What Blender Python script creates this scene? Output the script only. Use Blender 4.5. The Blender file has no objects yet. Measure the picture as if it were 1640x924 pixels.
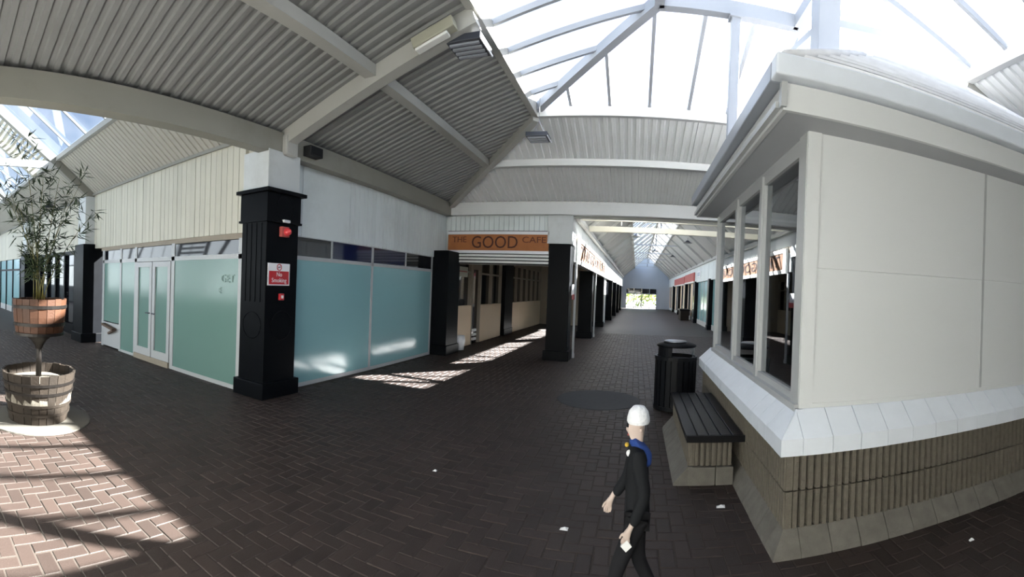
import bpy, bmesh, math, random
from mathutils import Vector, Matrix
random.seed(7)
SC = bpy.context.scene
COL = SC.collection

# ------------------------------------------------------------------ camera
F_PX, YAW, VY, ROLL, PITCH, EYE = 738.5895, -0.2698, 468.7347, -0.0392, -0.0089, 1.6
def _cam_rot():
    c, s = math.cos(YAW), math.sin(YAW); A = Matrix(((c, -s, 0), (s, c, 0), (0, 0, 1)))
    c, s = math.cos(PITCH), math.sin(PITCH); B = Matrix(((1, 0, 0), (0, c, s), (0, -s, c)))
    c, s = math.cos(ROLL), math.sin(ROLL); C_ = Matrix(((c, 0, -s), (0, 1, 0), (s, 0, c)))
    return C_ @ B @ A
CAMR = _cam_rot()
cd = bpy.data.cameras.new('camera'); cam = bpy.data.objects.new('camera', cd); COL.objects.link(cam)
cd.type = 'PANO'; cd.panorama_type = 'CENTRAL_CYLINDRICAL'
cd.central_cylindrical_range_u_min = -820 / F_PX
cd.central_cylindrical_range_u_max = 820 / F_PX
cd.central_cylindrical_range_v_min = (VY - 924) / F_PX
cd.central_cylindrical_range_v_max = VY / F_PX
cd.central_cylindrical_radius = 1.0
cd.clip_start = 0.02; cd.clip_end = 500
_r, _f, _u = CAMR[0], CAMR[1], CAMR[2]
cam.matrix_world = Matrix(((_r[0], _u[0], -_f[0], 0), (_r[1], _u[1], -_f[1], 0), (_r[2], _u[2], -_f[2], EYE), (0, 0, 0, 1)))
SC.camera = cam
def project(p):
    q = CAMR @ Vector((p[0], p[1], p[2] - EYE)); r = math.hypot(q.x, q.y)
    return 820 + F_PX * math.atan2(q.x, q.y), VY - F_PX * q.z / r

# ------------------------------------------------------------------ sky, sun, exposure
SUN_AZ, SUN_EL = math.radians(38.5), math.radians(31.8)     # azimuth from the arcade axis (+Y) towards +X
w = bpy.data.worlds.new('sky'); SC.world = w; w.use_nodes = True
nt = w.node_tree; nt.nodes.clear()
sky = nt.nodes.new('ShaderNodeTexSky'); sky.sky_type = 'NISHITA'; sky.sun_disc = False
sky.sun_elevation = SUN_EL; sky.sun_rotation = SUN_AZ
sky.air_density = 1.0; sky.dust_density = 1.2; sky.ozone_density = 1.0
bg = nt.nodes.new('ShaderNodeBackground'); bg.inputs['Strength'].default_value = 0.37
wo = nt.nodes.new('ShaderNodeOutputWorld')
nt.links.new(sky.outputs[0], bg.inputs[0]); nt.links.new(bg.outputs[0], wo.inputs[0])
sd = bpy.data.lights.new('sun', 'SUN'); sd.energy = 84.0; sd.angle = math.radians(0.6); sd.color = (1.0, 0.96, 0.89)
sun = bpy.data.objects.new('sun', sd); COL.objects.link(sun)
sdir = Vector((math.sin(SUN_AZ) * math.cos(SUN_EL), math.cos(SUN_AZ) * math.cos(SUN_EL), math.sin(SUN_EL)))
sun.rotation_euler = sdir.to_track_quat('Z', 'Y').to_euler(); sun.location = (20, 30, 30)
SC.view_settings.view_transform = 'Standard'; SC.view_settings.look = 'None'
SC.view_settings.gamma = 1.0; SC.view_settings.use_curve_mapping = False
SC.view_settings.exposure = 0.42

# ------------------------------------------------------------------ materials
MATS = {}
def mat(name, col, rough=0.6, spec=0.4, metal=0.0, var=0.12, vscale=3.0, bump=0.0, bscale=60.0, stain=0.0, island=0.0, emit=None, estr=0.0, coat=0.0):
    m = bpy.data.materials.new(name); m.use_nodes = True; t = m.node_tree; N, L = t.nodes, t.links
    b = N['Principled BSDF']; b.inputs['Roughness'].default_value = rough; b.inputs['Metallic'].default_value = metal
    b.inputs['Specular IOR Level'].default_value = spec
    if coat: b.inputs['Coat Weight'].default_value = coat; b.inputs['Coat Roughness'].default_value = 0.08
    g = N.new('ShaderNodeNewGeometry')
    no = N.new('ShaderNodeTexNoise'); no.inputs['Scale'].default_value = vscale; no.inputs['Detail'].default_value = 6
    L.new(g.outputs['Position'], no.inputs['Vector'])
    mx = N.new('ShaderNodeMix'); mx.data_type = 'RGBA'
    lo = [c * (1 - var) for c in col]; hi = [min(1, c * (1 + var)) for c in col]
    mx.inputs[6].default_value = (*lo, 1); mx.inputs[7].default_value = (*hi, 1)
    L.new(no.outputs['Fac'], mx.inputs[0]); last = mx.outputs[2]
    if stain:
        n2 = N.new('ShaderNodeTexNoise'); n2.inputs['Scale'].default_value = vscale * 0.45; n2.inputs['Detail'].default_value = 9; n2.inputs['Roughness'].default_value = 0.7
        L.new(g.outputs['Position'], n2.inputs['Vector'])
        cr = N.new('ShaderNodeValToRGB'); cr.color_ramp.elements[0].position = 0.52; cr.color_ramp.elements[1].position = 0.75
        L.new(n2.outputs['Fac'], cr.inputs[0])
        ml = N.new('ShaderNodeMath'); ml.operation = 'MULTIPLY'; ml.inputs[1].default_value = stain; L.new(cr.outputs[0], ml.inputs[0])
        m2 = N.new('ShaderNodeMix'); m2.data_type = 'RGBA'; m2.inputs[7].default_value = (col[0] * .45, col[1] * .43, col[2] * .38, 1)
        L.new(ml.outputs[0], m2.inputs[0]); L.new(last, m2.inputs[6]); last = m2.outputs[2]
    if island:
        oi = N.new('ShaderNodeObjectInfo')
        ad = N.new('ShaderNodeMath'); ad.operation = 'ADD'; L.new(g.outputs['Random Per Island'], ad.inputs[0]); L.new(oi.outputs['Random'], ad.inputs[1])
        fr = N.new('ShaderNodeMath'); fr.operation = 'FRACT'; L.new(ad.outputs[0], fr.inputs[0])
        mr = N.new('ShaderNodeMapRange'); mr.inputs['To Min'].default_value = 1 - island; mr.inputs['To Max'].default_value = 1 + island
        L.new(fr.outputs[0], mr.inputs[0])
        hv = N.new('ShaderNodeHueSaturation'); L.new(mr.outputs[0], hv.inputs['Value']); L.new(last, hv.inputs['Color']); last = hv.outputs[0]
    L.new(last, b.inputs['Base Color'])
    if bump:
        nb = N.new('ShaderNodeTexNoise'); nb.inputs['Scale'].default_value = bscale; nb.inputs['Detail'].default_value = 4
        L.new(g.outputs['Position'], nb.inputs['Vector'])
        bp = N.new('ShaderNodeBump'); bp.inputs['Strength'].default_value = bump; bp.inputs['Distance'].default_value = 0.01
        L.new(nb.outputs['Fac'], bp.inputs['Height']); L.new(bp.outputs[0], b.inputs['Normal'])
    if emit: b.inputs['Emission Color'].default_value = (*emit, 1); b.inputs['Emission Strength'].default_value = estr
    MATS[name] = m; return m

def glass_mat(name, tint, gloss=0.06, rough=0.02, dirt=0.0, dirtcol=(.8, .82, .84)):
    m = bpy.data.materials.new(name); m.use_nodes = True; t = m.node_tree; N, L = t.nodes, t.links; N.clear()
    o = N.new('ShaderNodeOutputMaterial'); tr = N.new('ShaderNodeBsdfTransparent'); tr.inputs[0].default_value = (*tint, 1)
    gl = N.new('ShaderNodeBsdfGlossy'); gl.inputs['Roughness'].default_value = rough; gl.inputs[0].default_value = (.95, .97, 1, 1)
    lw = N.new('ShaderNodeLayerWeight'); lw.inputs[0].default_value = .5
    fr = N.new('ShaderNodeMath'); fr.operation = 'POWER'; fr.inputs[1].default_value = 4.0; L.new(lw.outputs['Facing'], fr.inputs[0])
    ad = N.new('ShaderNodeMath'); ad.operation = 'ADD'; ad.inputs[1].default_value = gloss; ad.use_clamp = True; L.new(fr.outputs[0], ad.inputs[0])
    mx = N.new('ShaderNodeMixShader'); L.new(ad.outputs[0], mx.inputs[0]); L.new(tr.outputs[0], mx.inputs[1]); L.new(gl.outputs[0], mx.inputs[2])
    last = mx.outputs[0]
    if dirt:
        tl = N.new('ShaderNodeBsdfTranslucent'); tl.inputs[0].default_value = (*dirtcol, 1)
        no = N.new('ShaderNodeTexNoise'); no.inputs['Scale'].default_value = 1.3; no.inputs['Detail'].default_value = 7
        g = N.new('ShaderNodeNewGeometry'); L.new(g.outputs['Position'], no.inputs['Vector'])
        mr = N.new('ShaderNodeMapRange'); mr.inputs['From Min'].default_value = .3; mr.inputs['From Max'].default_value = .75
        mr.inputs['To Min'].default_value = dirt * .5; mr.inputs['To Max'].default_value = dirt * 1.6; L.new(no.outputs['Fac'], mr.inputs[0])
        m2 = N.new('ShaderNodeMixShader'); L.new(mr.outputs[0], m2.inputs[0]); L.new(last, m2.inputs[1]); L.new(tl.outputs[0], m2.inputs[2]); last = m2.outputs[0]
    L.new(last, o.inputs[0]); MATS[name] = m; return m

mat('sheet_dim', (.235, .235, .235), .55, .35, var=.10, vscale=1.2, stain=.25)  # left-slope copy of the white roof metal, darkened to look less lit
mat('sheet_left', (.45, .43, .375), .55, .35, var=.08, vscale=1.2, stain=.2)
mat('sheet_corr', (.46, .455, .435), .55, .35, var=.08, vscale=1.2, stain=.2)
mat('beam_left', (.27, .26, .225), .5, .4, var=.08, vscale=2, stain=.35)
mat('sheet_lit', (.86, .87, .875), .55, .35, var=.08, vscale=1.2, stain=.15)  # same roof metal on the other slopes, lightened to look more lit
mat('beam_lit', (.66, .665, .66), .5, .4, var=.06, vscale=2, stain=.2)  # lightened copy of the left slope's steel, stronger light put into the colour
mat('beam', (.40, .395, .37), .5, .4, var=.08, vscale=2, stain=.35)
mat('bar', (.36, .375, .41), .45, .4, var=.05)
mat('cream', (.58, .555, .465), .6, .3, var=.06, vscale=1.5, stain=.12, island=.05)
mat('board', (.69, .735, .735), .6, .3, var=.08, vscale=1.5, stain=.30, island=.04)
mat('whitebox', (.58, .60, .60), .5, .4, var=.08, vscale=2, stain=.35)
mat('black', (.0035, .0042, .0055), .40, .06, var=.3, vscale=6, bump=.05, bscale=30)
mat('frame', (.44, .45, .455), .4, .4, var=.05)
mat('frost', (.235, .425, .45), .16, .5, var=.05, vscale=.8)
mat('frost_green', (.145, .25, .222), .16, .5, var=.05, vscale=.8)
mat('darkglass', (.012, .013, .016), .04, .7, var=.1)
mat('blueglass', (.008, .012, .045), .06, .6, var=.1)
mat('paver', (.0335, .0232, .0195), .58, .32, var=.22, vscale=.9, bump=.25, bscale=140, island=.22)
mat('sand', (.050, .041, .035), .9, .2, var=.2, vscale=30)
mat('wood_sign', (.36, .13, .042), .55, .3, var=.25, vscale=5)
mat('letter', (.07, .022, .014), .6, .3, var=.1)
mat('wood_sign_dim', (.135, .058, .022), .6, .3, var=.3, vscale=4)  # same sign wood, darkened to hold back the strong sun on it
mat('letter_dim', (.02, .008, .006), .6, .2, var=.1)  # its lettering, darkened against the sun as well
mat('letter_red', (.13, .04, .02), .6, .3, var=.1)
mat('trimwhite', (.72, .72, .69), .5, .4, var=.05)
mat('panel', (.70, .71, .71), .28, .5, var=.03, vscale=.8, coat=.15)
mat('coping', (.76, .80, .86), .45, .4, var=.06, vscale=6, stain=.08)
mat('block', (.155, .138, .112), .9, .2, var=.25, vscale=25, bump=.8, bscale=120, island=.08)
mat('kerb', (.15, .14, .122), .9, .2, var=.3, vscale=12, bump=.4, bscale=90, stain=.35, island=.06)
mat('rooftile', (.78, .78, .79), .6, .35, var=.15, vscale=8, island=.08)
mat('gutter', (.30, .32, .36), .35, .5, var=.1)
mat('soffit', (.46, .47, .49), .6, .3, var=.05)
mat('interior', (.05, .05, .052), .8, .2, var=.2)
mat('benchwood', (.007, .007, .008), .38, .22, var=.35, vscale=8)
mat('binmetal', (.006, .0065, .008), .45, .15, var=.25, vscale=6)
mat('binsteel', (.35, .36, .38), .3, .5, metal=.9, var=.1)
mat('stave', (.0165, .0118, .0082), .75, .25, var=.35, vscale=7, bump=.3, bscale=50, island=.18)
mat('stave_warm', (.046, .0175, .0075), .6, .3, var=.30, vscale=7, bump=.25, bscale=50, island=.15)
mat('hoop', (.012, .010, .009), .5, .4, metal=.5, var=.3, vscale=12)
mat('gravel', (.15, .137, .115), .95, .1, var=.25, vscale=50, bump=.8, bscale=150)
mat('soil', (.05, .035, .025), .95, .1, var=.4, vscale=30)
mat('culm', (.10, .09, .02), .45, .4, var=.35, vscale=8)
mat('bamboo_leaf', (.026, .042, .018), .55, .3, var=.35, vscale=6, island=.25)
mat('red', (.48, .015, .025), .35, .5, var=.05)
mat('redlamp', (.75, .06, .07), .15, .6, var=.05)
mat('signwhite', (.76, .76, .78), .4, .4, var=.03)
mat('beige', (.72, .56, .40), .65, .3, var=.08, vscale=1.2)
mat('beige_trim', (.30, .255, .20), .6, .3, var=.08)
mat('shopred', (.42, .085, .075), .6, .3, var=.12)
mat('darkgap', (.012, .012, .013), .6, .3, var=.2)
mat('endwall', (.42, .47, .54), .6, .3, var=.06, vscale=1)
mat('concrete', (.085, .080, .070), .9, .2, var=.15, vscale=8, bump=.3, bscale=80)
mat('asphalt', (.045, .046, .050), .8, .3, var=.25, vscale=18, bump=.4, bscale=200)
mat('lampgrey', (.045, .05, .065), .4, .5, metal=.3, var=.1)
mat('fitting', (.34, .33, .26), .5, .4, var=.05)
mat('brownledge', (.10, .065, .045), .6, .3, var=.2)
mat('skin', (.50, .40, .35), .55, .35, var=.05)
mat('hat', (.72, .73, .76), .85, .2, var=.08, vscale=60, bump=.6, bscale=90)
mat('coat', (.008, .009, .011), .8, .2, var=.2)
mat('blue', (.02, .05, .20), .75, .2, var=.15)
mat('trouser', (.010, .010, .012), .85, .2, var=.2)
mat('yellow', (.55, .36, .04), .6, .3, var=.1)
mat('paper', (.7, .7, .7), .8, .2, var=.05)
mat('grassout', (.20, .26, .05), .9, .1, var=.3, vscale=2)
mat('paleout', (.55, .55, .5), .9, .1, var=.1)
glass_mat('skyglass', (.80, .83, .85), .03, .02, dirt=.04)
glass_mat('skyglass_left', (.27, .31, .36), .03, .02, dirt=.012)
glass_mat('skyglass_corr', (.84, .88, .93), .03, .02, dirt=.05)
mat('bar_dark', (.20, .20, .20), .5, .3)
mat('faint', (.24, .36, .32), .3, .4, var=.15)
glass_mat('winglass', (.42, .45, .46), .10, .015)
glass_mat('doorglass', (.85, .88, .9), .04, .02)
M = MATS

# far paving: flat brick pattern, continues where single pavers get too small to see
def far_paving():
    m = bpy.data.materials.new('paving_far'); m.use_nodes = True; t = m.node_tree; N, L = t.nodes, t.links; b = N['Principled BSDF']
    g = N.new('ShaderNodeNewGeometry'); br = N.new('ShaderNodeTexBrick')
    br.inputs['Scale'].default_value = 1.0; br.inputs['Brick Width'].default_value = .2; br.inputs['Row Height'].default_value = .1
    br.inputs['Mortar Size'].default_value = .004; br.inputs['Color1'].default_value = (.026,.0195,.018,1); br.inputs['Color2'].default_value = (.037,.027,.024,1)
    br.inputs['Mortar'].default_value = (.052,.044,.038,1)
    L.new(g.outputs['Position'], br.inputs['Vector']); L.new(br.outputs['Color'], b.inputs['Base Color']); b.inputs['Roughness'].default_value = .58; b.inputs['Specular IOR Level'].default_value = .32
    M['paving_far'] = m
far_paving()

# ------------------------------------------------------------------ mesh helpers
class MB:
    def __init__(s): s.v = []; s.f = []
    def add(s, vs, fs):
        n = len(s.v); s.v += [tuple(v) for v in vs]; s.f += [tuple(i + n for i in f) for f in fs]; return s
    def box(s, x0, x1, y0, y1, z0, z1):
        return s.add([(x0, y0, z0), (x1, y0, z0), (x1, y1, z0), (x0, y1, z0), (x0, y0, z1), (x1, y0, z1), (x1, y1, z1), (x0, y1, z1)],
                     [(0, 3, 2, 1), (4, 5, 6, 7), (0, 1, 5, 4), (1, 2, 6, 5), (2, 3, 7, 6), (3, 0, 4, 7)])
    def bar(s, p0, p1, wd, dp, up=(0, 0, 1), off=0.0):
        """box beam from p0 to p1; its top face lies on the line (shifted by off along the normal)."""
        p0, p1 = Vector(p0), Vector(p1); d = (p1 - p0).normalized(); side = d.cross(Vector(up)).normalized(); n = side.cross(d).normalized()
        vs = []
        for p in (p0, p1):
            for a, c in ((-1, 0), (1, 0), (1, -1), (-1, -1)):
                vs.append(p + side * (a * wd / 2) + n * (c * dp + off))
        return s.add(vs, [(0, 1, 2, 3), (7, 6, 5, 4), (0, 4, 5, 1), (1, 5, 6, 2), (2, 6, 7, 3), (3, 7, 4, 0)])
    def tube(s, pts, r, seg=8, cap=True):
        pts = [Vector(p) for p in pts]; rs = r if isinstance(r, (list, tuple)) else [r] * len(pts); rings = []
        for i, p in enumerate(pts):
            d = (pts[min(i + 1, len(pts) - 1)] - pts[max(i - 1, 0)]).normalized()
            a = d.cross(Vector((0, 0, 1)) if abs(d.z) < .95 else Vector((1, 0, 0))).normalized(); b = d.cross(a)
            rings.append([p + (a * math.cos(2 * math.pi * k / seg) + b * math.sin(2 * math.pi * k / seg)) * rs[i] for k in range(seg)])
        vs = [q for rg in rings for q in rg]; fs = []
        for i in range(len(pts) - 1):
            for k in range(seg):
                fs.append((i * seg + k, i * seg + (k + 1) % seg, (i + 1) * seg + (k + 1) % seg, (i + 1) * seg + k))
        if cap: fs += [tuple(range(seg))[::-1], tuple((len(pts) - 1) * seg + k for k in range(seg))]
        return s.add(vs, fs)
    def lathe(s, prof, seg=24, c=(0, 0, 0), a0=0.0, a1=2 * math.pi):
        full = abs(a1 - a0 - 2 * math.pi) < 1e-6; n = seg if full else seg + 1; vs = []; fs = []
        for k in range(n):
            a = a0 + (a1 - a0) * k / seg
            for r, z in prof: vs.append((c[0] + r * math.cos(a), c[1] + r * math.sin(a), c[2] + z))
        m = len(prof)
        for k in range(seg):
            k2 = (k + 1) % n
            for j in range(m - 1): fs.append((k * m + j, k2 * m + j, k2 * m + j + 1, k * m + j + 1))
        return s.add(vs, fs)
    def prism(s, poly, ext):
        """poly: list of 3d points (planar), extruded by vector ext."""
        n = len(poly); e = Vector(ext); vs = [Vector(p) for p in poly] + [Vector(p) + e for p in poly]
        return s.add(vs, [tuple(range(n))[::-1], tuple(range(n, 2 * n))] + [(i, (i + 1) % n, n + (i + 1) % n, n + i) for i in range(n)])
    def mesh(s, name):
        me = bpy.data.meshes.new(name); me.from_pydata(s.v, [], s.f); me.update()
        bm = bmesh.new(); bm.from_mesh(me); bmesh.ops.recalc_face_normals(bm, faces=bm.faces); bm.to_mesh(me); bm.free(); return me
    def build(s, name, m, parent=None, smooth=False, bevel=0.0):
        return link(s.mesh(name), name, m, parent, smooth, bevel)
def link(me, name, m, parent=None, smooth=False, bevel=0.0):
    if not me.materials: me.materials.append(M[m] if isinstance(m, str) else m)
    o = bpy.data.objects.new(name, me); COL.objects.link(o)
    if parent is not None:
        o.parent = parent; b = Vector(parent.get('_b', (0, 0, 0))); o.location = -b; o['_b'] = (0.0, 0.0, 0.0) if b.length else (0.0, 0.0, 0.0)
    if smooth:
        for p in me.polygons: p.use_smooth = True
    if bevel:
        bv = o.modifiers.new('bevel', 'BEVEL'); bv.width = bevel; bv.segments = 2; bv.limit_method = 'ANGLE'
    return o
def thing(name, label, cat, base=(0, 0, 0), group=None, kind=None):
    o = bpy.data.objects.new(name, None); COL.objects.link(o); o.location = base; o.empty_display_size = .1
    o['_b'] = tuple(float(c) for c in base)          # parts are modelled in world coordinates
    return tag(o, label, cat, group, kind)
def tag(o, label, cat, group=None, kind=None):
    o['label'] = label; o['category'] = cat
    if group: o['group'] = group
    if kind: o['kind'] = kind
    return o
def part_label(o, s): o['label'] = s; return o
def text_mesh(body, size, depth, name='lettering'):
    cu = bpy.data.curves.new('t', 'FONT'); cu.body = body; cu.size = size; cu.extrude = depth; cu.align_x = 'CENTER'; cu.align_y = 'CENTER'; cu.resolution_u = 3
    ob = bpy.data.objects.new('t', cu); COL.objects.link(ob); bpy.context.view_layer.update()
    me = bpy.data.meshes.new_from_object(ob.evaluated_get(bpy.context.evaluated_depsgraph_get())); me.name = name
    bpy.data.objects.remove(ob); bpy.data.curves.remove(cu); return me
def place_text(body, size, m, parent, org, right, up, sx=1.0, depth=.004, name='lettering', split=True, width=None):
    me = text_mesh(body, size, depth, name)
    xs_ = [v.co.x for v in me.vertices]
    if width: sx = width / (max(xs_) - min(xs_))
    r, u = Vector(right).normalized(), Vector(up).normalized(); n = r.cross(u)
    mt = Matrix(((r.x * sx, u.x, n.x, org[0]), (r.y * sx, u.y, n.y, org[1]), (r.z * sx, u.z, n.z, org[2]), (0, 0, 0, 1)))
    me.transform(mt); me.materials.clear()
    if not split: return link(me, name, m, parent)
    bm = bmesh.new(); bm.from_mesh(me); left = set(bm.faces)          # one part per letter
    while left:
        st_ = [left.pop()]; isl = list(st_)
        while st_:
            f = st_.pop()
            for v in f.verts:
                for g2 in v.link_faces:
                    if g2 in left: left.remove(g2); st_.append(g2); isl.append(g2)
        ix = {}; vs = []; fs = []
        for f in isl:
            for v in f.verts:
                if v not in ix: ix[v] = len(vs); vs.append(tuple(v.co))
            fs.append(tuple(ix[v] for v in f.verts))
        m3 = bpy.data.meshes.new('letter'); m3.from_pydata(vs, [], fs); m3.update(); link(m3, 'letter', m, parent)
    bm.free(); bpy.data.meshes.remove(me)

# ================================================================== FLOOR
floor = MB().box(-34, 14, -4, 18.0, -.12, -.0045).build('floor', 'sand')
tag(floor, 'dark reddish brown brick paving laid in herringbone across the whole hall', 'floor', kind='structure')
ff = MB().box(-5, 6.8, 18.0, 56, -.12, -.002); ff.build('paving_far', 'paving_far', floor)
MB().box(-34, -13.0, -4, 4.6, -.10, -.002).build('paving_far', 'paving_far', floor)
BL, BW, GAP = .2, .1, .0085
def blocked(x, y):
    if x < -4.5 and y > 4.45: return True
    if y > 10.5 and x > 3.7: return True
    if x > 1.05 and x < 4.45 and y > 2.9 and y < 6.3: return True
    return False
bricks = []
for iy in range(-9, 180):
    for ix in range(-130, 68):
        s = (ix - iy) % 4
        if s not in (0, 3): continue
        cx, cy = (ix * BW + BW, iy * BW + BW / 2) if s == 0 else (ix * BW + BW / 2, iy * BW + BW)
        if not blocked(cx, cy): bricks.append((cx, cy, s == 0))
def brick_geo(mb, cx, cy, horiz, z=0.0, tx=0.0, ty=0.0):
    hx, hy = (BL / 2 - GAP / 2, BW / 2 - GAP / 2) if horiz else (BW / 2 - GAP / 2, BL / 2 - GAP / 2); c = .004
    top = [(cx - hx + c, cy - hy + c), (cx + hx - c, cy - hy + c), (cx + hx - c, cy + hy - c), (cx - hx + c, cy + hy - c)]
    bot = [(cx - hx, cy - hy), (cx + hx, cy - hy), (cx + hx, cy + hy), (cx - hx, cy + hy)]
    vs = [(x, y, z + tx * (x - cx) + ty * (y - cy)) for x, y in top] + [(x, y, z - .004) for x, y in bot] + [(x, y, -.03) for x, y in bot]
    mb.add(vs, [(0, 1, 2, 3)] + [(4 + k, 4 + (k + 1) % 4, (k + 1) % 4, k) for k in range(4)] + [(8 + k, 8 + (k + 1) % 4, 4 + (k + 1) % 4, 4 + k) for k in range(4)])
seen = []
for i, (x, y, hz) in enumerate(bricks):
    u, v = project((x, y, 0))
    if -20 < u < 1660 and v < 940 and y > .1 or (x < -1.5 and -20 < u < 1660 and v < 940):
        if x > .80 and y > 2.65: continue
        seen.append((math.hypot(x, y), i))
seen.sort(); single = {i for _, i in seen[:300]}
bh, bv_ = MB(), MB(); brick_geo(bh, 0, 0, True); brick_geo(bv_, 0, 0, False)
mh, mv = bh.mesh('paver'), bv_.mesh('paver'); mh.materials.append(M['paver']); mv.materials.append(M['paver'])
field = MB()
for i, (x, y, hz) in enumerate(bricks):
    z = random.uniform(-.0025, .001)
    if i in single:
        o = bpy.data.objects.new('paver', mh if hz else mv); COL.objects.link(o); o.parent = floor; o.location = (x, y, z)
        o.rotation_euler = (random.uniform(-.008, .008), random.uniform(-.008, .008), random.uniform(-.008, .008))
    else:
        brick_geo(field, x, y, hz, z, random.uniform(-.01, .01), random.uniform(-.01, .01))
me = bpy.data.meshes.new('paver_field'); me.from_pydata(field.v, [], field.f); me.update()
fo = link(me, 'paver_field', 'paver', floor); fo['kind'] = 'stuff'

# ================================================================== CENTRAL PYRAMID ROOF
PX0, PX1, PY0, PY1 = -4.6, 6.66, -.86, 10.4; PCX, PCY, HALF = 1.03, 4.77, 5.63
SL = .338; Zs = lambda i: 3.6 + SL * i
ceil = thing('ceiling', 'pyramid roof of ribbed white metal sheets with a glazed top over the crossing', 'roof', kind='structure')
SIDES = {'left': lambda s, i, z: (PX0 + i, PCY + s, z), 'far': lambda s, i, z: (PCX + s, PY1 - i, z),
         'right': lambda s, i, z: (PX1 - i, PCY + s, z), 'near': lambda s, i, z: (PCX + s, PY0 + i, z)}
def corrugated(pt, zf, s0, s1, i0, i1, name, m, parent, half=None, pitch=.14, h=.03):
    ss = []; s = s0
    while s < s1:
        for fr, hh in ((0, 0), (.42, 0), (.5, h), (.92, h)):
            if s + fr * pitch < s1: ss.append((s + fr * pitch, hh))
        s += pitch
    ss.append((s1, 0)); vs = []; fs = []; mb = MB(); prev = None
    for s, hh in ss:
        top = i1 if half is None else min(i1, half - abs(s))
        if top <= i0 + .01: prev = None; continue
        n = len(mb.v); mb.v += [pt(s, i0, zf(i0) + hh), pt(s, top, zf(top) + hh)]
        if prev is not None: mb.f.append((prev, n, n + 1, prev + 1))
        prev = n
    me = bpy.data.meshes.new(name); me.from_pydata(mb.v, [], mb.f); me.update(); return link(me, name, m, parent)
RING, PURL, CAP = 2.78, 1.55, 4.74
Zg = lambda i: 4.70 + (i - RING) * .285
for sd_, pt in SIDES.items():
    m = 'sheet_dim' if sd_ == 'left' else 'sheet_lit'
    for a, b in ((.0, PURL), (PURL, RING)):
        for s0, s1 in ((-HALF, -.1), (-.1, HALF)):
            corrugated(pt, Zs, s0, s1, a, b, 'roof_sheet', m, ceil, half=HALF)
    # eave beam, purlin, ring beam
    hb = HALF
    p = lambda s, i, z: pt(s, i, z)
    b = MB(); q0, q1 = p(-hb, .08, 3.6), p(hb, .08, 3.6); b.bar(q0, q1, .20, .29); b.build('eave_beam', 'beam_left' if sd_ == 'left' else 'beam_lit', ceil)
    MB().bar(p(-hb + .1, .02, 3.68), p(hb - .1, .02, 3.68), .04, .10).build('closure_strip', 'beam', ceil)
    hb = HALF - PURL; MB().bar(p(-hb, PURL, Zs(PURL) + .02), p(hb, PURL, Zs(PURL) + .02), .15, .13).build('purlin', 'beam' if sd_ == 'left' else 'beam_lit', ceil)
    hb = HALF - RING; MB().bar(p(-hb, RING, 4.70), p(hb, RING, 4.70), .10, .19).build('ring_beam', 'beam' if sd_ == 'left' else 'beam_lit', ceil)
    hb = HALF - CAP; MB().bar(p(-hb, CAP, Zg(CAP) + .03), p(hb, CAP, Zg(CAP) + .03), .12, .17).build('cap_beam', 'bar', ceil)
    # glazing
    grid = [-2.24 - .65 + .65 * k for k in range(10)]; g0 = RING + .03; gh = HALF - g0
    cuts = [-gh] + [g for g in grid if -gh + .1 < g < gh - .1] + [gh]
    for a, b_ in zip(cuts, cuts[1:]):
        ks = [a] + [k for k in (-(HALF - CAP), HALF - CAP) if a < k < b_] + [b_]
        up = [(k, min(CAP, HALF - abs(k))) for k in ks]
        poly = [p(a, g0, Zg(g0) + .03), p(b_, g0, Zg(g0) + .03)] + [p(k, i, Zg(i) + .03) for k, i in reversed(up) if i > g0 + .01]
        if len(poly) > 2:
            me = bpy.data.meshes.new('glass_pane'); me.from_pydata(poly, [], [tuple(range(len(poly)))]); me.update(); link(me, 'glass_pane', 'skyglass', ceil)
    for g in cuts[1:-1]:
        top = min(CAP, HALF - abs(g))
        MB().bar(p(g, g0, Zg(g0) + .02), p(g, top, Zg(top) + .02), .05, .07).build('glazing_bar', 'bar', ceil)
for sx, sy in ((-1, 1), (1, 1), (-1, -1), (1, -1)):
    c = lambda i, z: (PCX + sx * (HALF - i), PCY + sy * (HALF - i), z)
    MB().bar(c(.1, 3.62), c(RING, 4.60), .13, .17).build('hip_rafter', 'beam', ceil)
    MB().bar(c(RING, 4.70), c(CAP, Zg(CAP) + .02), .12, .14).build('hip_rafter', 'bar', ceil)
for sd_ in ('left', 'right'):
    pt = SIDES[sd_]; MB().bar(pt(-.16, .02, 3.60), pt(-.16, RING, 4.56), .17, .20).build('main_rafter', 'beam', ceil)
k = HALF - CAP; zc = Zg(CAP) + .05
for a, b_ in (((-k, -k), (k, -k)), ((k, -k), (k, k)), ((k, k), (-k, k)), ((-k, k), (-k, -k))):
    me = bpy.data.meshes.new('glass_pane'); me.from_pydata([(PCX + a[0], PCY + a[1], zc), (PCX + b_[0], PCY + b_[1], zc), (PCX, PCY, zc + .28)], [], [(0, 1, 2)]); link(me, 'glass_pane', 'skyglass', ceil)

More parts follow.
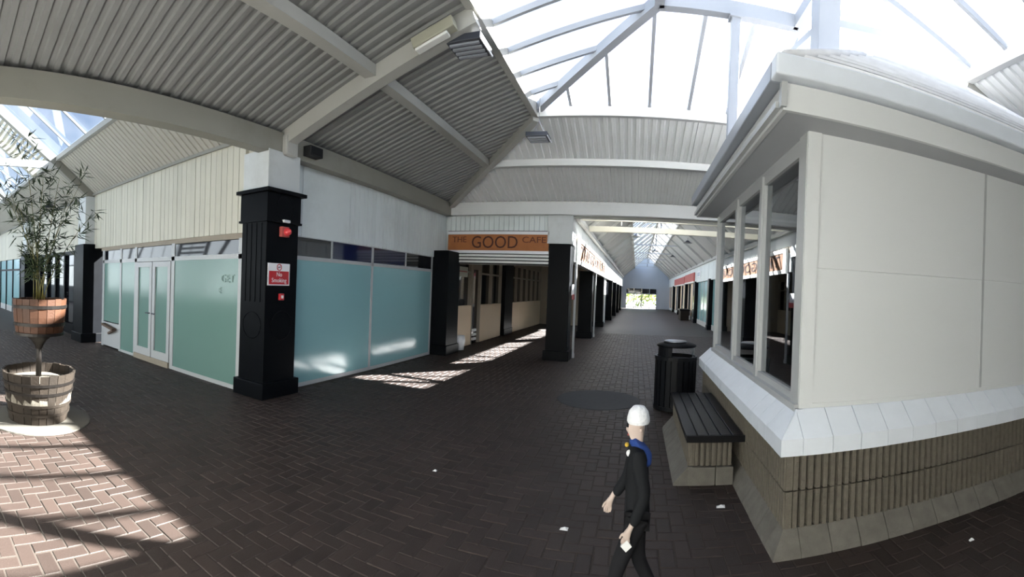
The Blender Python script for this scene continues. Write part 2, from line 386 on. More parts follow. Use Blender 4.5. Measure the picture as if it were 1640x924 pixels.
# posts that carry the glazed top, rising through the kiosk roof
def post(x, y, wd, z0, z1, label):
    t = thing('roof_post', label, 'post', (x, y, z0))
    MB().box(x - wd / 2, x + wd / 2, y - wd / 2, y + wd / 2, z0, z1).build('shaft', 'bar', t, bevel=.008)
    MB().box(x - wd * .75, x + wd * .75, y - wd * .75, y + wd * .75, z1 - .04, z1).build('head_plate', 'bar', t)
    return t
post(1.10, 5.66, .115, 2.9, 5.13, 'slim white steel post rising behind the kiosk gutter to the glazed roof')
p2 = post(1.93, 4.72, .25, 2.9, 5.16, 'thick white steel post standing up through the kiosk roof')
for q in ((3.0, 4.72, 4.86), (1.93, 5.9, 4.98), (3.0, 5.7, 4.75)):
    MB().bar((1.93, 4.72, 4.75), q, .07, .08).build('strut', 'bar', p2)

# ================================================================== LEFT CORRIDOR ROOF (runs along -X)
cl = thing('ceiling', 'gabled corridor roof with glazed ridge running off to the left of the corner column', 'roof', kind='structure')
LY0, LY1, LC, LZ, LS = -.78, 4.28, 1.75, 3.55, .80
IN = .95
near = lambda s, i, z: (s, LY1 - i, z); back = lambda s, i, z: (s, LY0 + i, z); zl = lambda i: LZ + LS * i
for pt in (near, back):
    for s0, s1 in ((-10.4, -4.66), (-16.2, -10.4), (-22, -16.2), (-33, -22)):
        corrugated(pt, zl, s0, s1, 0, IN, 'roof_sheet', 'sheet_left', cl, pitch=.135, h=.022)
    MB().bar(pt(-33, .05, LZ + .02), pt(-4.62, .05, LZ + .02), .03, .05).build('eave_trim', 'beam_left', cl)
    MB().bar(pt(-33, IN, zl(IN) + .05), pt(-4.62, IN, zl(IN) + .05), .09, .10).build('skylight_kerb', 'beam', cl)
    xs = [-4.66 - .95 * k for k in range(31)]
    for a, b_ in zip(xs, xs[1:]):
        poly = [pt(a, IN, zl(IN) + .06), pt(b_, IN, zl(IN) + .06), pt(b_, LC - LY0, zl(LC - LY0) + .06), pt(a, LC - LY0, zl(LC - LY0) + .06)]
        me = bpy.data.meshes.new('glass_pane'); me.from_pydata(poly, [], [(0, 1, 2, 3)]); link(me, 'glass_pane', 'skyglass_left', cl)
    for a in xs[1:26]:
        MB().bar(pt(a, IN, zl(IN) + .05), pt(a, LC - LY0, zl(LC - LY0) + .05), .035, .04).build('glazing_bar', 'bar_dark', cl)
    for xr in (-10.4, -16.2, -22.0):
        MB().bar(pt(xr, .0, LZ), pt(xr, LC - LY0, zl(LC - LY0)), .16, .16).build('main_rafter', 'beam_left', cl)
    MB().bar(pt(-12.1, IN, zl(IN) + .02), pt(-12.1, LC - LY0, zl(LC - LY0) + .02), .16, .14).build('main_rafter', 'cream', cl)
    n = 14
    for k in range(n):
        i = IN + .12 + k * (LC - LY0 - IN - .1) / n
        MB().bar(pt(-10.5, i, zl(i) + .05), pt(-12.05, i, zl(i) + .05), .075, .03).build('slat', 'cream', cl)
MB().bar((-33, LC, zl(LC - LY0) + .06), (-4.62, LC, zl(LC - LY0) + .06), .10, .12).build('ridge_beam', 'beam', cl)
MB().bar((-10.4, LY1 - .8, 4.24), (-10.4, LY0 + .8, 4.24), .10, .16).build('collar_tie', 'trimwhite', cl)
MB().bar((-16.2, LY1 - .8, 4.24), (-16.2, LY0 + .8, 4.24), .10, .12).build('collar_tie', 'trimwhite', cl)
MB().prism([(-4.63, LY1 + .1, 3.5), (-4.63, LC, zl(LC - LY0) + .15), (-4.63, LY0 - .1, 3.5)], (-.04, 0, 0)).build('gable_panel', 'sheet_dim', cl)

# ================================================================== MAIN CORRIDOR ROOF (runs along +Y)
cm = thing('ceiling', 'long gabled corridor roof with a glazed ridge running to the far doors', 'roof', kind='structure')
MX0, MX1, MC, MZ, MS = -1.5, 3.5, 1.0, 3.38, .86; MY0, MY1 = 10.45, 50.0
zm = lambda i: MZ + MS * i
lf = lambda s, i, z: (MX0 + i, s, z); rt = lambda s, i, z: (MX1 - i, s, z)
RAF = [13.05 + 2.64 * k for k in range(14)]
for pt, MIN in ((lf, 1.2), (rt, 1.68)):
    cut = [MY0] + RAF + [MY1]
    for a, b_ in zip(cut, cut[1:]):
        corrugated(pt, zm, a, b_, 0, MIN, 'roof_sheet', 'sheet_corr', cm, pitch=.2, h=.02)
        n = 4 if a < 22 else 2
        for j in range(n):
            y0, y1 = a + (b_ - a) * j / n, a + (b_ - a) * (j + 1) / n
            poly = [pt(y0, MIN, zm(MIN) + .06), pt(y1, MIN, zm(MIN) + .06), pt(y1, 2.5, zm(2.5) + .06), pt(y0, 2.5, zm(2.5) + .06)]
            me = bpy.data.meshes.new('glass_pane'); me.from_pydata(poly, [], [(0, 1, 2, 3)]); link(me, 'glass_pane', 'skyglass_corr', cm)
            if j: MB().bar(pt(y0, MIN, zm(MIN) + .05), pt(y0, 2.5, zm(2.5) + .05), .04, .05).build('glazing_bar', 'bar', cm)
    for y in RAF: MB().bar(pt(y, 0, MZ - .01), pt(y, 2.5, zm(2.5) + .03), .10, .09).build('main_rafter', 'beam', cm)
    MB().bar(pt(MY0, MIN, zm(MIN) + .05), pt(MY1, MIN, zm(MIN) + .05), .10, .12).build('skylight_kerb', 'beam', cm)
    MB().bar(pt(MY0, .05, MZ + .02), pt(MY1, .05, MZ + .02), .10, .12).build('eave_trim', 'beam', cm)
MB().bar((MC, MY0, zm(2.5) + .07), (MC, MY1, zm(2.5) + .07), .12, .14).build('ridge_beam', 'beam', cm)
MB().bar((MX0, 12.95, 3.45), (MX1, 12.95, 3.45), .12, .15).build('tie_beam', 'cream', cm)
MB().bar((MX0, 11.3, 3.42), (MX1, 11.3, 3.42), .08, .07).build('tie_beam', 'cream', cm)
MB().tube([(-.46, 12.0, 3.35), (-.46, 12.0, 3.9)], .015, 6).build('hanger_rod', 'trimwhite', cm)
for y in RAF[1::2]: MB().bar((MX0 + 1.1, y, 4.42), (MX1 - 1.1, y, 4.42), .06, .06).build('collar_tie', 'bar', cm)
for y in RAF[1::2]: MB().bar((MC, y, 4.42), (MC, y, zm(2.5)), .05, .05, up=(0, 1, 0)).build('king_post', 'lampgrey', cm)
MB().prism([(MX0 - .1, MY0 + .01, 3.5), (MC, MY0 + .01, zm(2.5) + .15), (MX1 + .1, MY0 + .01, 3.5)], (0, .04, 0)).build('gable_panel', 'sheet_lit', cm)

# ================================================================== BLACK COLUMNS
def column(x0, x1, y0, y1, top, label, base=.06, cap=None, whitetop=None, rings=(), grooves=None, name='column'):
    t = thing(name, label, 'column', ((x0 + x1) / 2, (y0 + y1) / 2, 0), group=None)
    MB().box(x0, x1, y0, y1, 0, top if cap is None else cap[0]).build('shaft', 'black', t, bevel=.01)
    MB().box(x0 - base, x1 + base, y0 - base, y1 + base, 0, .22).build('plinth', 'black', t, bevel=.01)
    if cap:
        e = .02; MB().box(x0 - e, x1 + e, y0 - e, y1 + e, cap[0], cap[1] - .05).build('capital', 'black', t, bevel=.006)
        MB().box(x0 - e - .05, x1 + e + .06, y0 - e - .05, y1 + e + .06, cap[1] - .05, cap[1]).build('cap_plate', 'black', t, bevel=.006)
        MB().box(x0 - e - .015, x1 + e + .015, y0 - e - .015, y1 + e + .015, cap[0] - .01, cap[0] + .02).build('cap_moulding', 'black', t)
    if whitetop:
        MB().box(x0 - whitetop[2], x1 + whitetop[2], y0 - whitetop[2], y1 + whitetop[2], whitetop[0], whitetop[1]).build('casing', 'whitebox', t, bevel=.008)
    return t
def ring_part(t, c, axis, r, name='ring_moulding'):
    pts = []
    for k in range(29):
        a = 2 * math.pi * k / 28; u, v = r * math.cos(a), r * math.sin(a)
        pts.append((c[0] + (u if axis == 'y' else 0), c[1] + (u if axis == 'x' else 0), c[2] + v))
    MB().tube(pts, .006, 6, cap=False).build(name, 'black', t, smooth=True)
cc = column(-4.91, -4.41, 4.24, 4.86, 2.39, 'black panelled corner column carrying the no smoking sign', .05, (2.39, 2.82), (2.82, 3.34, .0))
ring_part(cc, (-4.408, 4.56, .98), 'x', .20); ring_part(cc, (-4.66, 4.238, .98), 'y', .18)
ring_part(cc, (-4.388, 4.56, 2.58), 'x', .17)
for k in range(1, 5):
    MB().box(-4.91 + k * .1 - .006, -4.91 + k * .1 + .006, 4.232, 4.242, 1.3, 2.37).build('groove_bead', 'black', cc)
column(-4.62, -4.22, 9.72, 10.42, 2.42, 'black column between the frosted shopfront and the cafe opening', .03)
column(-2.03, -1.53, 10.36, 10.86, 2.66, 'black column with white casing at the right end of the cafe sign', .05, None, (2.66, 3.40, .04))
column(-1.98, -1.52, 15.75, 16.2, 2.3, 'black column second along the left side of the far corridor', .04)
column(-1.98, -1.52, 21.2, 21.65, 2.3, 'black column third along the left side of the far corridor, by a white pier', .04)
for k, y in enumerate((26.4, 31.7, 37.0, 42.3)):
    column(-1.75, -1.40, y, y + .4, 2.3, ['fourth', 'fifth', 'sixth', 'seventh'][k] + ' black column along the left side of the far corridor', .03)
for k, y in enumerate((21.7, 27.0, 32.4, 37.8, 43.2)):
    column(3.42, 3.8, y, y + .42, 2.45, ['black column right of the frosted shop on the right of the far corridor', 'black column between the frosted shop and the red shop sign', 'black column below the red shop signs', 'small distant black column past the red signs on the right', 'farthest black column on the right of the far corridor'][k], .03)
column(-10.85, -10.25, 3.98, 4.5, 2.36, 'black pilaster behind the bamboo at the left end of the frosted shopfront', .05, None, (2.36, 3.5, -.06))
column(-16.6, -16.0, 3.98, 4.5, 2.36, 'black pilaster farther down the left corridor', .05, None, (2.36, 3.5, -.06))

# ================================================================== LEFT SHOP: facade along the hall (X = -4.6)
wl = thing('wall_left', 'white vertical board cladding above the frosted shop window in the hall', 'wall', kind='structure')
MB().box(-4.9, -4.64, 4.6, 10.6, 2.3, 3.7).build('backing', 'board', wl); MB().box(-5.2, -4.64, 4.34, 4.7, 2.3, 4.0).build('corner_infill', 'cream', wl)
y = 4.87; W = .135
while y < 10.3:
    wd = 1.22 if 5.12 < y < 5.2 else W
    y1 = min(y + wd, 10.36)
    bot = 2.27 + random.uniform(-.004, .004)
    MB().box(-4.66, -4.60 + random.uniform(-.003, .003), y + .006, y1 - .006, bot, 3.34).build('board', 'board', wl)
    y = y1
def pane(parent, name, m, axis, plane, a0, a1, z0, z1, th=.012):
    """vertical pane: axis 'x' means plane X=const spanning Y."""
    b = MB()
    if axis == 'x': b.box(plane - th, plane, a0, a1, z0, z1)
    else: b.box(a0, a1, plane, plane + th, z0, z1)
    return b.build(name, m, parent)
def fr(parent, name, axis, plane, a0, a1, z0, z1, d=.06, m='frame'):
    b = MB()
    if axis == 'x': b.box(plane - d, plane + .012, a0, a1, z0, z1)
    else: b.box(a0, a1, plane - .012, plane + d, z0, z1)
    return b.build(name, m, parent)
w1 = thing('window_1', 'frosted pale teal shop window of two big panes beside the corner column', 'window', kind='structure')
X = -4.615
for a, b_, m in ((4.9, 5.88, 'darkglass'), (5.92, 7.09, 'blueglass'), (7.15, 8.37, 'blueglass'), (8.41, 9.62, 'darkglass')):
    pane(w1, 'transom_pane', m, 'x', X, a, b_, 1.97, 2.27)
for a, b_ in ((4.9, 7.09), (7.15, 9.62)): pane(w1, 'frosted_pane', 'frost', 'x', X, a, b_, .06, 1.92)
for a in (5.88, 8.37): fr(w1, 'mullion', 'x', X, a, a + .04, 1.95, 2.29)
for a in (7.09, 9.62): fr(w1, 'mullion', 'x', X, a, a + .06, .02, 2.29)
fr(w1, 'transom_rail', 'x', X, 4.87, 9.68, 1.915, 1.975); fr(w1, 'bottom_rail', 'x', X, 4.87, 9.68, .0, .06); fr(w1, 'head_rail', 'x', X, 4.87, 9.7, 2.255, 2.30)
MB().box(-5.2, -4.68, 4.6, 10.6, 0, 2.3).build('dark_backing', 'darkgap', w1)

# ================================================================== LEFT SHOP: facade along the left corridor (Y = 4.28)
wf = thing('wall_front', 'cream vertical board cladding above the shopfront with the white double doors', 'wall', kind='structure')
MB().box(-33, -4.95, 4.33, 4.7, 2.26, 3.62).build('backing', 'cream', wf)
x = -4.92; k = 0
while x > -33:
    wd = .135 if x > -10.3 else (.16 if x > -16 else .6)
    if x > -10.3 or k % 1 == 0:
        MB().box(x - wd + .005, x - .005, 4.28 + random.uniform(-.003, .003), 4.34, 2.26, 3.57).build('board', 'cream', wf)
    x -= wd; k += 1
MB().box(-9.9, -4.95, 4.30, 4.36, 2.18, 2.265).build('head_trim', 'beige_trim', wf)
w2 = thing('window_2', 'frosted green shop window with dark transoms around the white double doors', 'window', kind='structure')
Y = 4.31
for a, b_, m in ((-6.74, -5.0, 'darkglass'), (-8.80, -6.86, 'darkglass'), (-9.70, -8.92, 'darkglass')): pane(w2, 'transom_pane', m, 'y', Y, a, b_, 1.96, 2.17)
pane(w2, 'frosted_pane', 'frost_green', 'y', Y, -6.74, -5.0, .06, 1.90)
pane(w2, 'frosted_pane', 'frost_green', 'y', Y, -8.82, -8.20, .04, 1.90)
pane(w2, 'frosted_pane', 'frost_green', 'y', Y, -9.72, -8.90, .58, 1.90)
MB().box(-9.72, -8.90, 4.30, 4.33, .03, .56).build('lower_panel', 'frame', w2)
for a, b_ in ((-6.84, -6.74), (-8.22, -8.13), (-8.90, -8.82), (-9.82, -9.72)): fr(w2, 'mullion', 'y', Y, a, b_, .0, 2.19)
fr(w2, 'mullion', 'y', Y, -5.04, -4.94, 0, 2.19)
fr(w2, 'transom_rail', 'y', Y, -9.8, -4.95, 1.895, 1.965); fr(w2, 'bottom_rail', 'y', Y, -6.74, -5.0, 0, .06); fr(w2, 'bottom_rail', 'y', Y, -8.85, -8.2, 0, .05)
MB().box(-9.9, -4.9, 4.40, 4.7, 0, 2.26).build('dark_backing', 'darkgap', w2)
lg = thing('ledge', 'small brown wooden ledge bracket on the white panel left of the double doors', 'ledge', (-9.3, 4.2, .5))
MB().bar((-9.55, 4.22, .54), (-8.98, 4.22, .47), .10, .045).build('shelf', 'brownledge', lg)
MB().bar((-8.98, 4.24, .47), (-9.40, 4.28, .34), .05, .045).build('brace', 'brownledge', lg)
d1 = thing('door_1', 'white framed glazed double doors with a step in the frosted shopfront', 'door', (-7.48, 4.3, 0), kind='structure')
MB().box(-8.13, -6.84, 4.26, 4.40, 0, .10).build('step', 'beige_trim', d1)
for a, b_ in ((-8.12, -7.50), (-7.47, -6.85)):
    lf_ = MB(); lf_.box(a, a + .09, 4.285, 4.34, .10, 1.885).box(b_ - .09, b_, 4.285, 4.34, .10, 1.885).box(a + .09, b_ - .09, 4.285, 4.34, .10, .24).box(a + .09, b_ - .09, 4.285, 4.34, 1.79, 1.885)
    leaf = lf_.build('door_leaf', 'frame', d1); MB().box(a + .085, b_ - .085, 4.31, 4.325, .235, 1.795).build('pane', 'frost_green', leaf)
    hx = b_ - .045 if a < -7.9 else a + .045
    MB().tube([(hx, 4.285, .92), (hx, 4.25, .92), (hx + (.1 if a > -7.9 else -.1), 4.25, .92)], .012, 6).build('handle', 'lampgrey', leaf)
# beyond the pilaster
w3 = thing('window_3', 'dark framed clear shop windows behind the bamboo in the left corridor', 'window', kind='structure')
for a in range(6):
    x0 = -15.95 + a * .85
    MB().box(x0 + .09, x0 + .85, 4.34, 4.352, .3, 2.2).build('pane', 'darkglass', w3)
    MB().box(x0, x0 + .1, 4.27, 4.4, 0, 2.26).build('mullion', 'black', w3)
MB().box(-16, -10.8, 4.27, 4.4, 2.17, 2.27).build('head_rail', 'black', w3); MB().box(-16, -10.8, 4.27, 4.4, 0, .28).build('bottom_rail', 'black', w3)
MB().box(-11.75, -11.15, 4.30, 4.34, .30, .72).build('frosted_pane', 'frost', w3)
MB().box(-16.2, -10.3, 4.42, 4.7, 0, 2.3).build('dark_backing', 'darkgap', w3)
w4 = thing('window_4', 'teal frosted shop windows with dark bars at the far left end of the corridor', 'window', kind='structure')
for a in range(12):
    x0 = -33 + a * 1.36
    MB().box(x0 + .08, x0 + 1.36, 4.31, 4.33, .25, 1.78).build('frosted_pane', 'frost', w4)
    MB().box(x0 + .08, x0 + 1.36, 4.31, 4.33, 1.84, 2.24).build('transom_pane', 'frost', w4)
    MB().box(x0, x0 + .1, 4.27, 4.36, 0, 2.26).build('mullion', 'black', w4)
MB().box(-33, -16.6, 4.27, 4.36, 1.77, 1.85).build('transom_rail', 'black', w4); MB().box(-33, -16.6, 4.29, 4.36, 0, .25).build('bottom_rail', 'frame', w4)
MB().box(-33, -16.2, 4.40, 4.7, 0, 2.3).build('dark_backing', 'darkgap', w4)
# sign writing on the frosted glass next to the corner column
st = thing('window_lettering', 'faint pale lettering at the top right of the large green frosted pane', 'lettering', (-5.3, 4.3, 1.5))
place_text('GET', .17, 'frost', st, (-5.28, 4.296, 1.60), (1, 0, 0), (0, 0, 1), depth=.002)
place_text('E', .13, 'frost', st, (-5.45, 4.296, 1.42), (1, 0, 0), (0, 0, 1), depth=.002)
for o in st.children: o.data.materials.clear(); o.data.materials.append(M['faint'])

# ================================================================== CAFE END WALL, SIGN, SHUTTER
wc = thing('wall_far', 'narrow white boarding above the cafe sign at the end of the hall', 'wall', kind='structure')
MB().box(-4.7, -2.0, 10.44, 10.6, 2.44, 3.7).build('backing', 'board', wc)
x = -4.60
while x < -2.06:
    MB().box(x + .004, x + .118, 10.40 + random.uniform(-.002, .002), 10.46, 2.94, 3.34).build('board', 'board', wc); x += .122
MB().box(-1.5, 3.5, 10.42, 10.5, 3.25, 3.62).build('header', 'beam', wc)
MB().box(3.5, 6.7, 10.40, 10.6, 0, 3.7).build('end_panel', 'board', wc)
cs = thing('cafe_sign', 'wooden sign reading THE GOOD CAFE above the open shutter', 'sign', (-3.27, 10.36, 2.4))
MB().box(-4.52, -2.04, 10.33, 10.40, 2.48, 2.86).build('board', 'wood_sign', cs)
MB().box(-4.53, -2.03, 10.32, 10.40, 2.86, 2.93).build('trim', 'signwhite', cs); MB().box(-4.53, -2.03, 10.32, 10.40, 2.41, 2.48).build('trim', 'signwhite', cs)
place_text('GOOD', .41, 'letter', cs, (-3.335, 10.325, 2.66), (1, 0, 0), (0, 0, 1), width=1.13)
place_text('THE', .20, 'letter_red', cs, (-4.22, 10.325, 2.73), (1, 0, 0), (0, 0, 1), width=.36)
place_text('CAFE', .20, 'letter_red', cs, (-2.38, 10.325, 2.73), (1, 0, 0), (0, 0, 1), width=.56)
MB().box(-4.54, -2.02, 10.37, 10.40, 2.93, 2.95).build('shadow_strip', 'darkgap', cs)  # dark strip painted in as the shadow line above the sign
rs = thing('roller_shutter', 'rolled up pale grey roller shutter under the cafe sign', 'shutter', (-3.27, 10.36, 2.2))
for k in range(3): MB().box(-4.52, -2.03, 10.335 + .006 * k, 10.37, 2.40 - .075 * (k + 1) + .012, 2.40 - .075 * k - .012).build('slat', 'trimwhite', rs, bevel=.006)
MB().box(-4.52, -2.03, 10.37, 10.40, 2.16, 2.40).build('curtain', 'darkgap', rs); MB().box(-4.52, -2.03, 10.40, 10.7, 2.16, 2.405).build('housing', 'frame', rs)

# ---------------------------------------------------------------- arcade behind the cafe opening
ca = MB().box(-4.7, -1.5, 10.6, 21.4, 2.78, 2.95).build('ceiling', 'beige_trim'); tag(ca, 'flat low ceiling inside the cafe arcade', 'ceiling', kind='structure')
wi = thing('wall_cafe', 'beige panelled cafe wall with dark windows seen through the open shutter', 'wall', kind='structure')
MB().box(-4.9, -4.58, 10.6, 21.4, 0, 2.8).build('dark_backing', 'darkgap', wi)
for a, b_ in ((10.7, 12.0), (12.72, 14.85), (15.95, 21.2)):
    MB().box(-4.60, -4.47, a, b_, 0, 1.09).build('lower_panel', 'beige', wi)
    MB().box(-4.60, -4.47, a, b_, 2.42, 2.79).build('header', 'beige_trim', wi)
    MB().box(-4.60, -4.48, a, b_, 1.98, 2.03).build('transom', 'beige_trim', wi)
    n = max(1, round((b_ - a) / .95))
    for k in range(n + 1):
        yy = a + (b_ - a - .08) * k / n; MB().box(-4.60, -4.475, yy, yy + .08, 1.09, 2.42).build('mullion', 'beige_trim', wi)
    for k in range(n):
        yy = a + (b_ - a) * k / n; MB().box(-4.58, -4.565, yy + .05, yy + (b_ - a) / n, 1.09, 2.42).build('pane', 'darkglass', wi)
MB().box(-4.6, -4.46, 12.0, 12.06, 0, 2.4).build('door_post', 'beige_trim', wi); MB().box(-4.6, -4.46, 12.66, 12.72, 0, 2.4).build('door_post', 'beige_trim', wi)
MB().box(-4.6, -4.47, 12.06, 12.66, 2.1, 2.79).build('header', 'beige_trim', wi); MB().box(-4.56, -4.54, 12.06, 12.66, 0, 2.1).build('door_leaf', 'darkglass', wi)
column(-4.62, -4.36, 14.9, 15.9, 2.6, 'black column halfway along the beige cafe wall inside the arcade', .02)
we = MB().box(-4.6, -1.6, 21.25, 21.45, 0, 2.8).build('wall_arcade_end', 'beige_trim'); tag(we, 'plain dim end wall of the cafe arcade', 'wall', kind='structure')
sm = thing('menu_board', 'small cream menu board fixed high on the beige cafe wall', 'board', (-4.45, 11.1, 1.9))
MB().box(-4.46, -4.42, 10.8, 11.5, 1.86, 2.12).build('board', 'cream', sm); MB().box(-4.42, -4.415, 10.85, 11.45, 1.985, 2.01).build('stripe', 'shopred', sm)
ln = thing('floor_vent', 'low white striped vent grille at the foot of the cafe door', 'vent', (-4.4, 12.1, 0))
for k in range(3): MB().box(-4.45, -4.40, 12.02, 12.28, .12 + k * .12, .19 + k * .12).build('slat', 'trimwhite', ln)
lb = MB().lathe([(0, .02), (.14, .02), (.17, .25), (.15, .38), (0, .38)], 10, (-4.30, 10.72, 0)).build('plastic_bag', 'signwhite', smooth=True); tag(lb, 'pale bag on the floor beside the black column at the cafe', 'bag')

# ================================================================== MAIN CORRIDOR SIDES
wm = thing('wall_corridor_left', 'sunlit white fascia panels along the left of the far corridor', 'wall', kind='structure')
MB().box(-1.75, -1.56, 10.9, 50, 2.32, 3.5).build('backing', 'whitebox', wm)
yy = 10.9
while yy < 49.8:
    y1 = min(yy + 1.32, 50); MB().box(-1.57, -1.5 + random.uniform(-.004, .004), yy + .012, y1 - .012, 2.3, 3.38).build('fascia_panel', 'whitebox', wm); yy = y1
yy = 21.7
k = 0
while yy < 50:
    y1 = min(yy + 1.3, 50)
    m = 'trimwhite' if k in (0, 1) else ('darkglass' if k % 4 else 'beige_trim')
    MB().box(-1.80, -1.62, yy + .02, y1 - .02, 0, 2.3).build('shopfront_panel', m, wm); yy = y1; k += 1
s2 = thing('cafe_sign', 'long sunlit wooden sign along the left fascia of the far corridor', 'sign', (-1.47, 16, 2.5))
MB().box(-1.49, -1.44, 11.3, 20.6, 2.36, 2.80).build('board', 'wood_sign_dim', s2)
MB().box(-1.49, -1.42, 11.1, 20.8, 2.80, 2.90).build('trim', 'trimwhite', s2); MB().box(-1.49, -1.42, 11.1, 20.8, 2.26, 2.36).build('trim', 'trimwhite', s2); MB().box(-1.49, -1.42, 11.1, 11.3, 2.36, 2.80).build('trim', 'trimwhite', s2)
place_text('THE GOOD CAFE', .42, 'letter_dim', s2, (-1.432, 15.9, 2.58), (0, 1, 0), (0, 0, 1), 2.6, depth=.004)
for y_, nm in ((10.93, 'thin grey shutter rail beside the column at the end of the cafe sign'), (16.3, 'thin grey shutter rail beside the second corridor column')):
    t = thing('shutter_rail', nm, 'rail', (-1.46, y_, 0)); MB().box(-1.49, -1.44, y_, y_ + .05, .1, 2.25).build('rail', 'frame', t); MB().box(-1.50, -1.43, y_ - .01, y_ + .06, 0, .1).build('foot', 'frame', t)
nt_ = thing('notice', 'small white and red notice on the edge of the column right of the cafe', 'sign', (-1.5, 10.9, 1.5))
MB().box(-1.49, -1.47, 10.5, 10.85, 1.5, 1.75).build('plate', 'signwhite', nt_); MB().box(-1.475, -1.465, 10.5, 10.85, 1.4, 1.52).build('red_band', 'red', nt_)

wr = thing('wall_corridor_right', 'pale fascia panels along the right of the far corridor', 'wall', kind='structure')
MB().box(3.56, 3.8, 10.5, 50, 2.42, 3.6).build('backing', 'board', wr)
yy = 10.6
while yy < 49.9:
    y1 = min(yy + 1.32, 50); MB().box(3.5 + random.uniform(-.004, .004), 3.57, yy + .012, y1 - .012, 2.4, 3.40).build('fascia_panel', 'board', wr); yy = y1
segs = [(10.5, 21.7, 'frost'), (22.15, 27.0, 'frost'), (27.45, 28.2, 'shopred'), (28.2, 50, 'mix')]
for a, b_, m in segs:
    n = max(1, round((b_ - a) / 1.2))
    for k in range(n):
        y0, y1 = a + (b_ - a) * k / n, a + (b_ - a) * (k + 1) / n
        mm = m if m != 'mix' else ('beige' if k % 2 else 'darkglass')
        MB().box(3.62, 3.72, y0 + .03, y1 - .03, .25, 2.4).build('shopfront_panel', mm, wr)
        MB().box(3.6, 3.72, y0 - .03, y0 + .03, 0, 2.4).build('mullion', 'frame', wr)
MB().box(3.6, 3.75, 10.5, 50, 0, .25).build('plinth', 'frame', wr); MB().box(3.73, 3.8, 10.5, 50, 0, 2.5).build('dark_backing', 'darkgap', wr)
for (a, b_, nm, z0) in ((27.7, 33.0, 'large red shop sign on the right fascia of the far corridor', 2.40), (33.4, 42, 'smaller red shop sign farther along the right fascia', 2.36)):
    t = thing('shop_sign', nm, 'sign', (3.45, a, z0)); MB().box(3.42, 3.49, a, b_, z0 + .08, z0 + .62).build('board', 'shopred', t); MB().box(3.41, 3.49, a, b_, z0, z0 + .09).build('trim', 'trimwhite', t)
t = thing('shop_sign', 'small pale blue plaque above the frosted shop on the right of the far corridor', 'sign', (3.47, 25.5, 2.8)); MB().box(3.46, 3.50, 25.2, 26.6, 2.66, 3.0).build('board', 'signwhite', t); MB().box(3.455, 3.47, 25.4, 26.4, 2.72, 2.94).build('print', 'endwall', t)
pb = thing('planter_box', 'low wooden planter box beside the red shopfront in the far corridor', 'planter', (3.1, 30.0, 0))
MB().box(2.85, 3.4, 29.2, 30.6, 0, .62).build('box', 'stave', pb, bevel=.01); MB().box(2.80, 3.45, 29.15, 30.65, .62, .72).build('rim', 'black', pb)

# far end wall and doors
wd_ = thing('wall_end', 'pale blue gable wall above the doors at the end of the far corridor', 'wall', kind='structure')
MB().prism([(-1.7, 50, 2.25), (-1.7, 50, 3.4), (1.0, 50, 5.7), (3.7, 50, 3.4), (3.7, 50, 2.25)], (0, .2, 0)).build('gable', 'endwall', wd_)
MB().box(-1.7, -1.15, 50, 50.2, 0, 2.25).build('pier', 'endwall', wd_); MB().box(2.2, 3.7, 50, 50.2, 0, 2.25).build('pier', 'endwall', wd_)
d2 = thing('door_2', 'bright glazed entrance doors at the far end of the corridor', 'door', (.5, 50, 0), kind='structure')
for x in (-1.15, -.3, .55, 1.38, 2.14): MB().box(x, x + .06, 49.97, 50.05, 0, 2.25).build('mullion', 'endwall', d2)
MB().box(-1.15, 2.2, 49.97, 50.05, 1.55, 1.63).build('transom', 'endwall', d2); MB().box(-1.15, 2.2, 49.97, 50.05, 2.15, 2.25).build('head_rail', 'endwall', d2)
for x in (-1.09, -.24, .61, 1.44):
    MB().box(x, x + .78, 50.0, 50.01, .05, 1.55).build('pane', 'doorglass', d2); MB().box(x, x + .78, 50.0, 50.01, 1.63, 2.15).build('pane', 'darkglass', d2)
g_ = MB().box(-30, 30, 50.2, 120, -.1, -.02).build('ground_outside', 'paleout'); tag(g_, 'pale sunlit ground outside the far doors', 'ground', kind='structure')
def bush(x, y, r, h, lab):
    b = MB(); rr = random.Random(int(x * 10 + y))
    for k in range(260):
        a, zz = rr.uniform(0, 6.283), rr.uniform(.05, 1); q = r * math.sqrt(max(.05, 1 - (zz * 2 - 1) ** 2)) * rr.uniform(.6, 1)
        c = Vector((x + q * math.cos(a), y + q * math.sin(a), zz * h)); e = Vector((rr.uniform(-1, 1), rr.uniform(-1, 1), rr.uniform(-1, 1))).normalized(); f2 = e.cross(Vector((.3, .5, .8))).normalized()
        b.add([c - e * .22, c + f2 * .1, c + e * .22, c - f2 * .1], [(0, 1, 2, 3)])
    o = thing('shrub', lab, 'shrub', (x, y, 0)); L_ = b.build('foliage', 'grassout', o); L_['kind'] = 'stuff'; MB().tube([(x, y, 0), (x, y, h * .6)], .05, 6).build('stem', 'stave', o)
bush(.6, 57, 1.3, 2.6, 'yellow green shrub outside the middle of the far doors'); bush(3.2, 60, 1.6, 2.8, 'yellow green shrub outside the right of the far doors'); bush(-1.8, 62, 1.4, 2.2, 'yellow green shrub outside the left of the far doors')

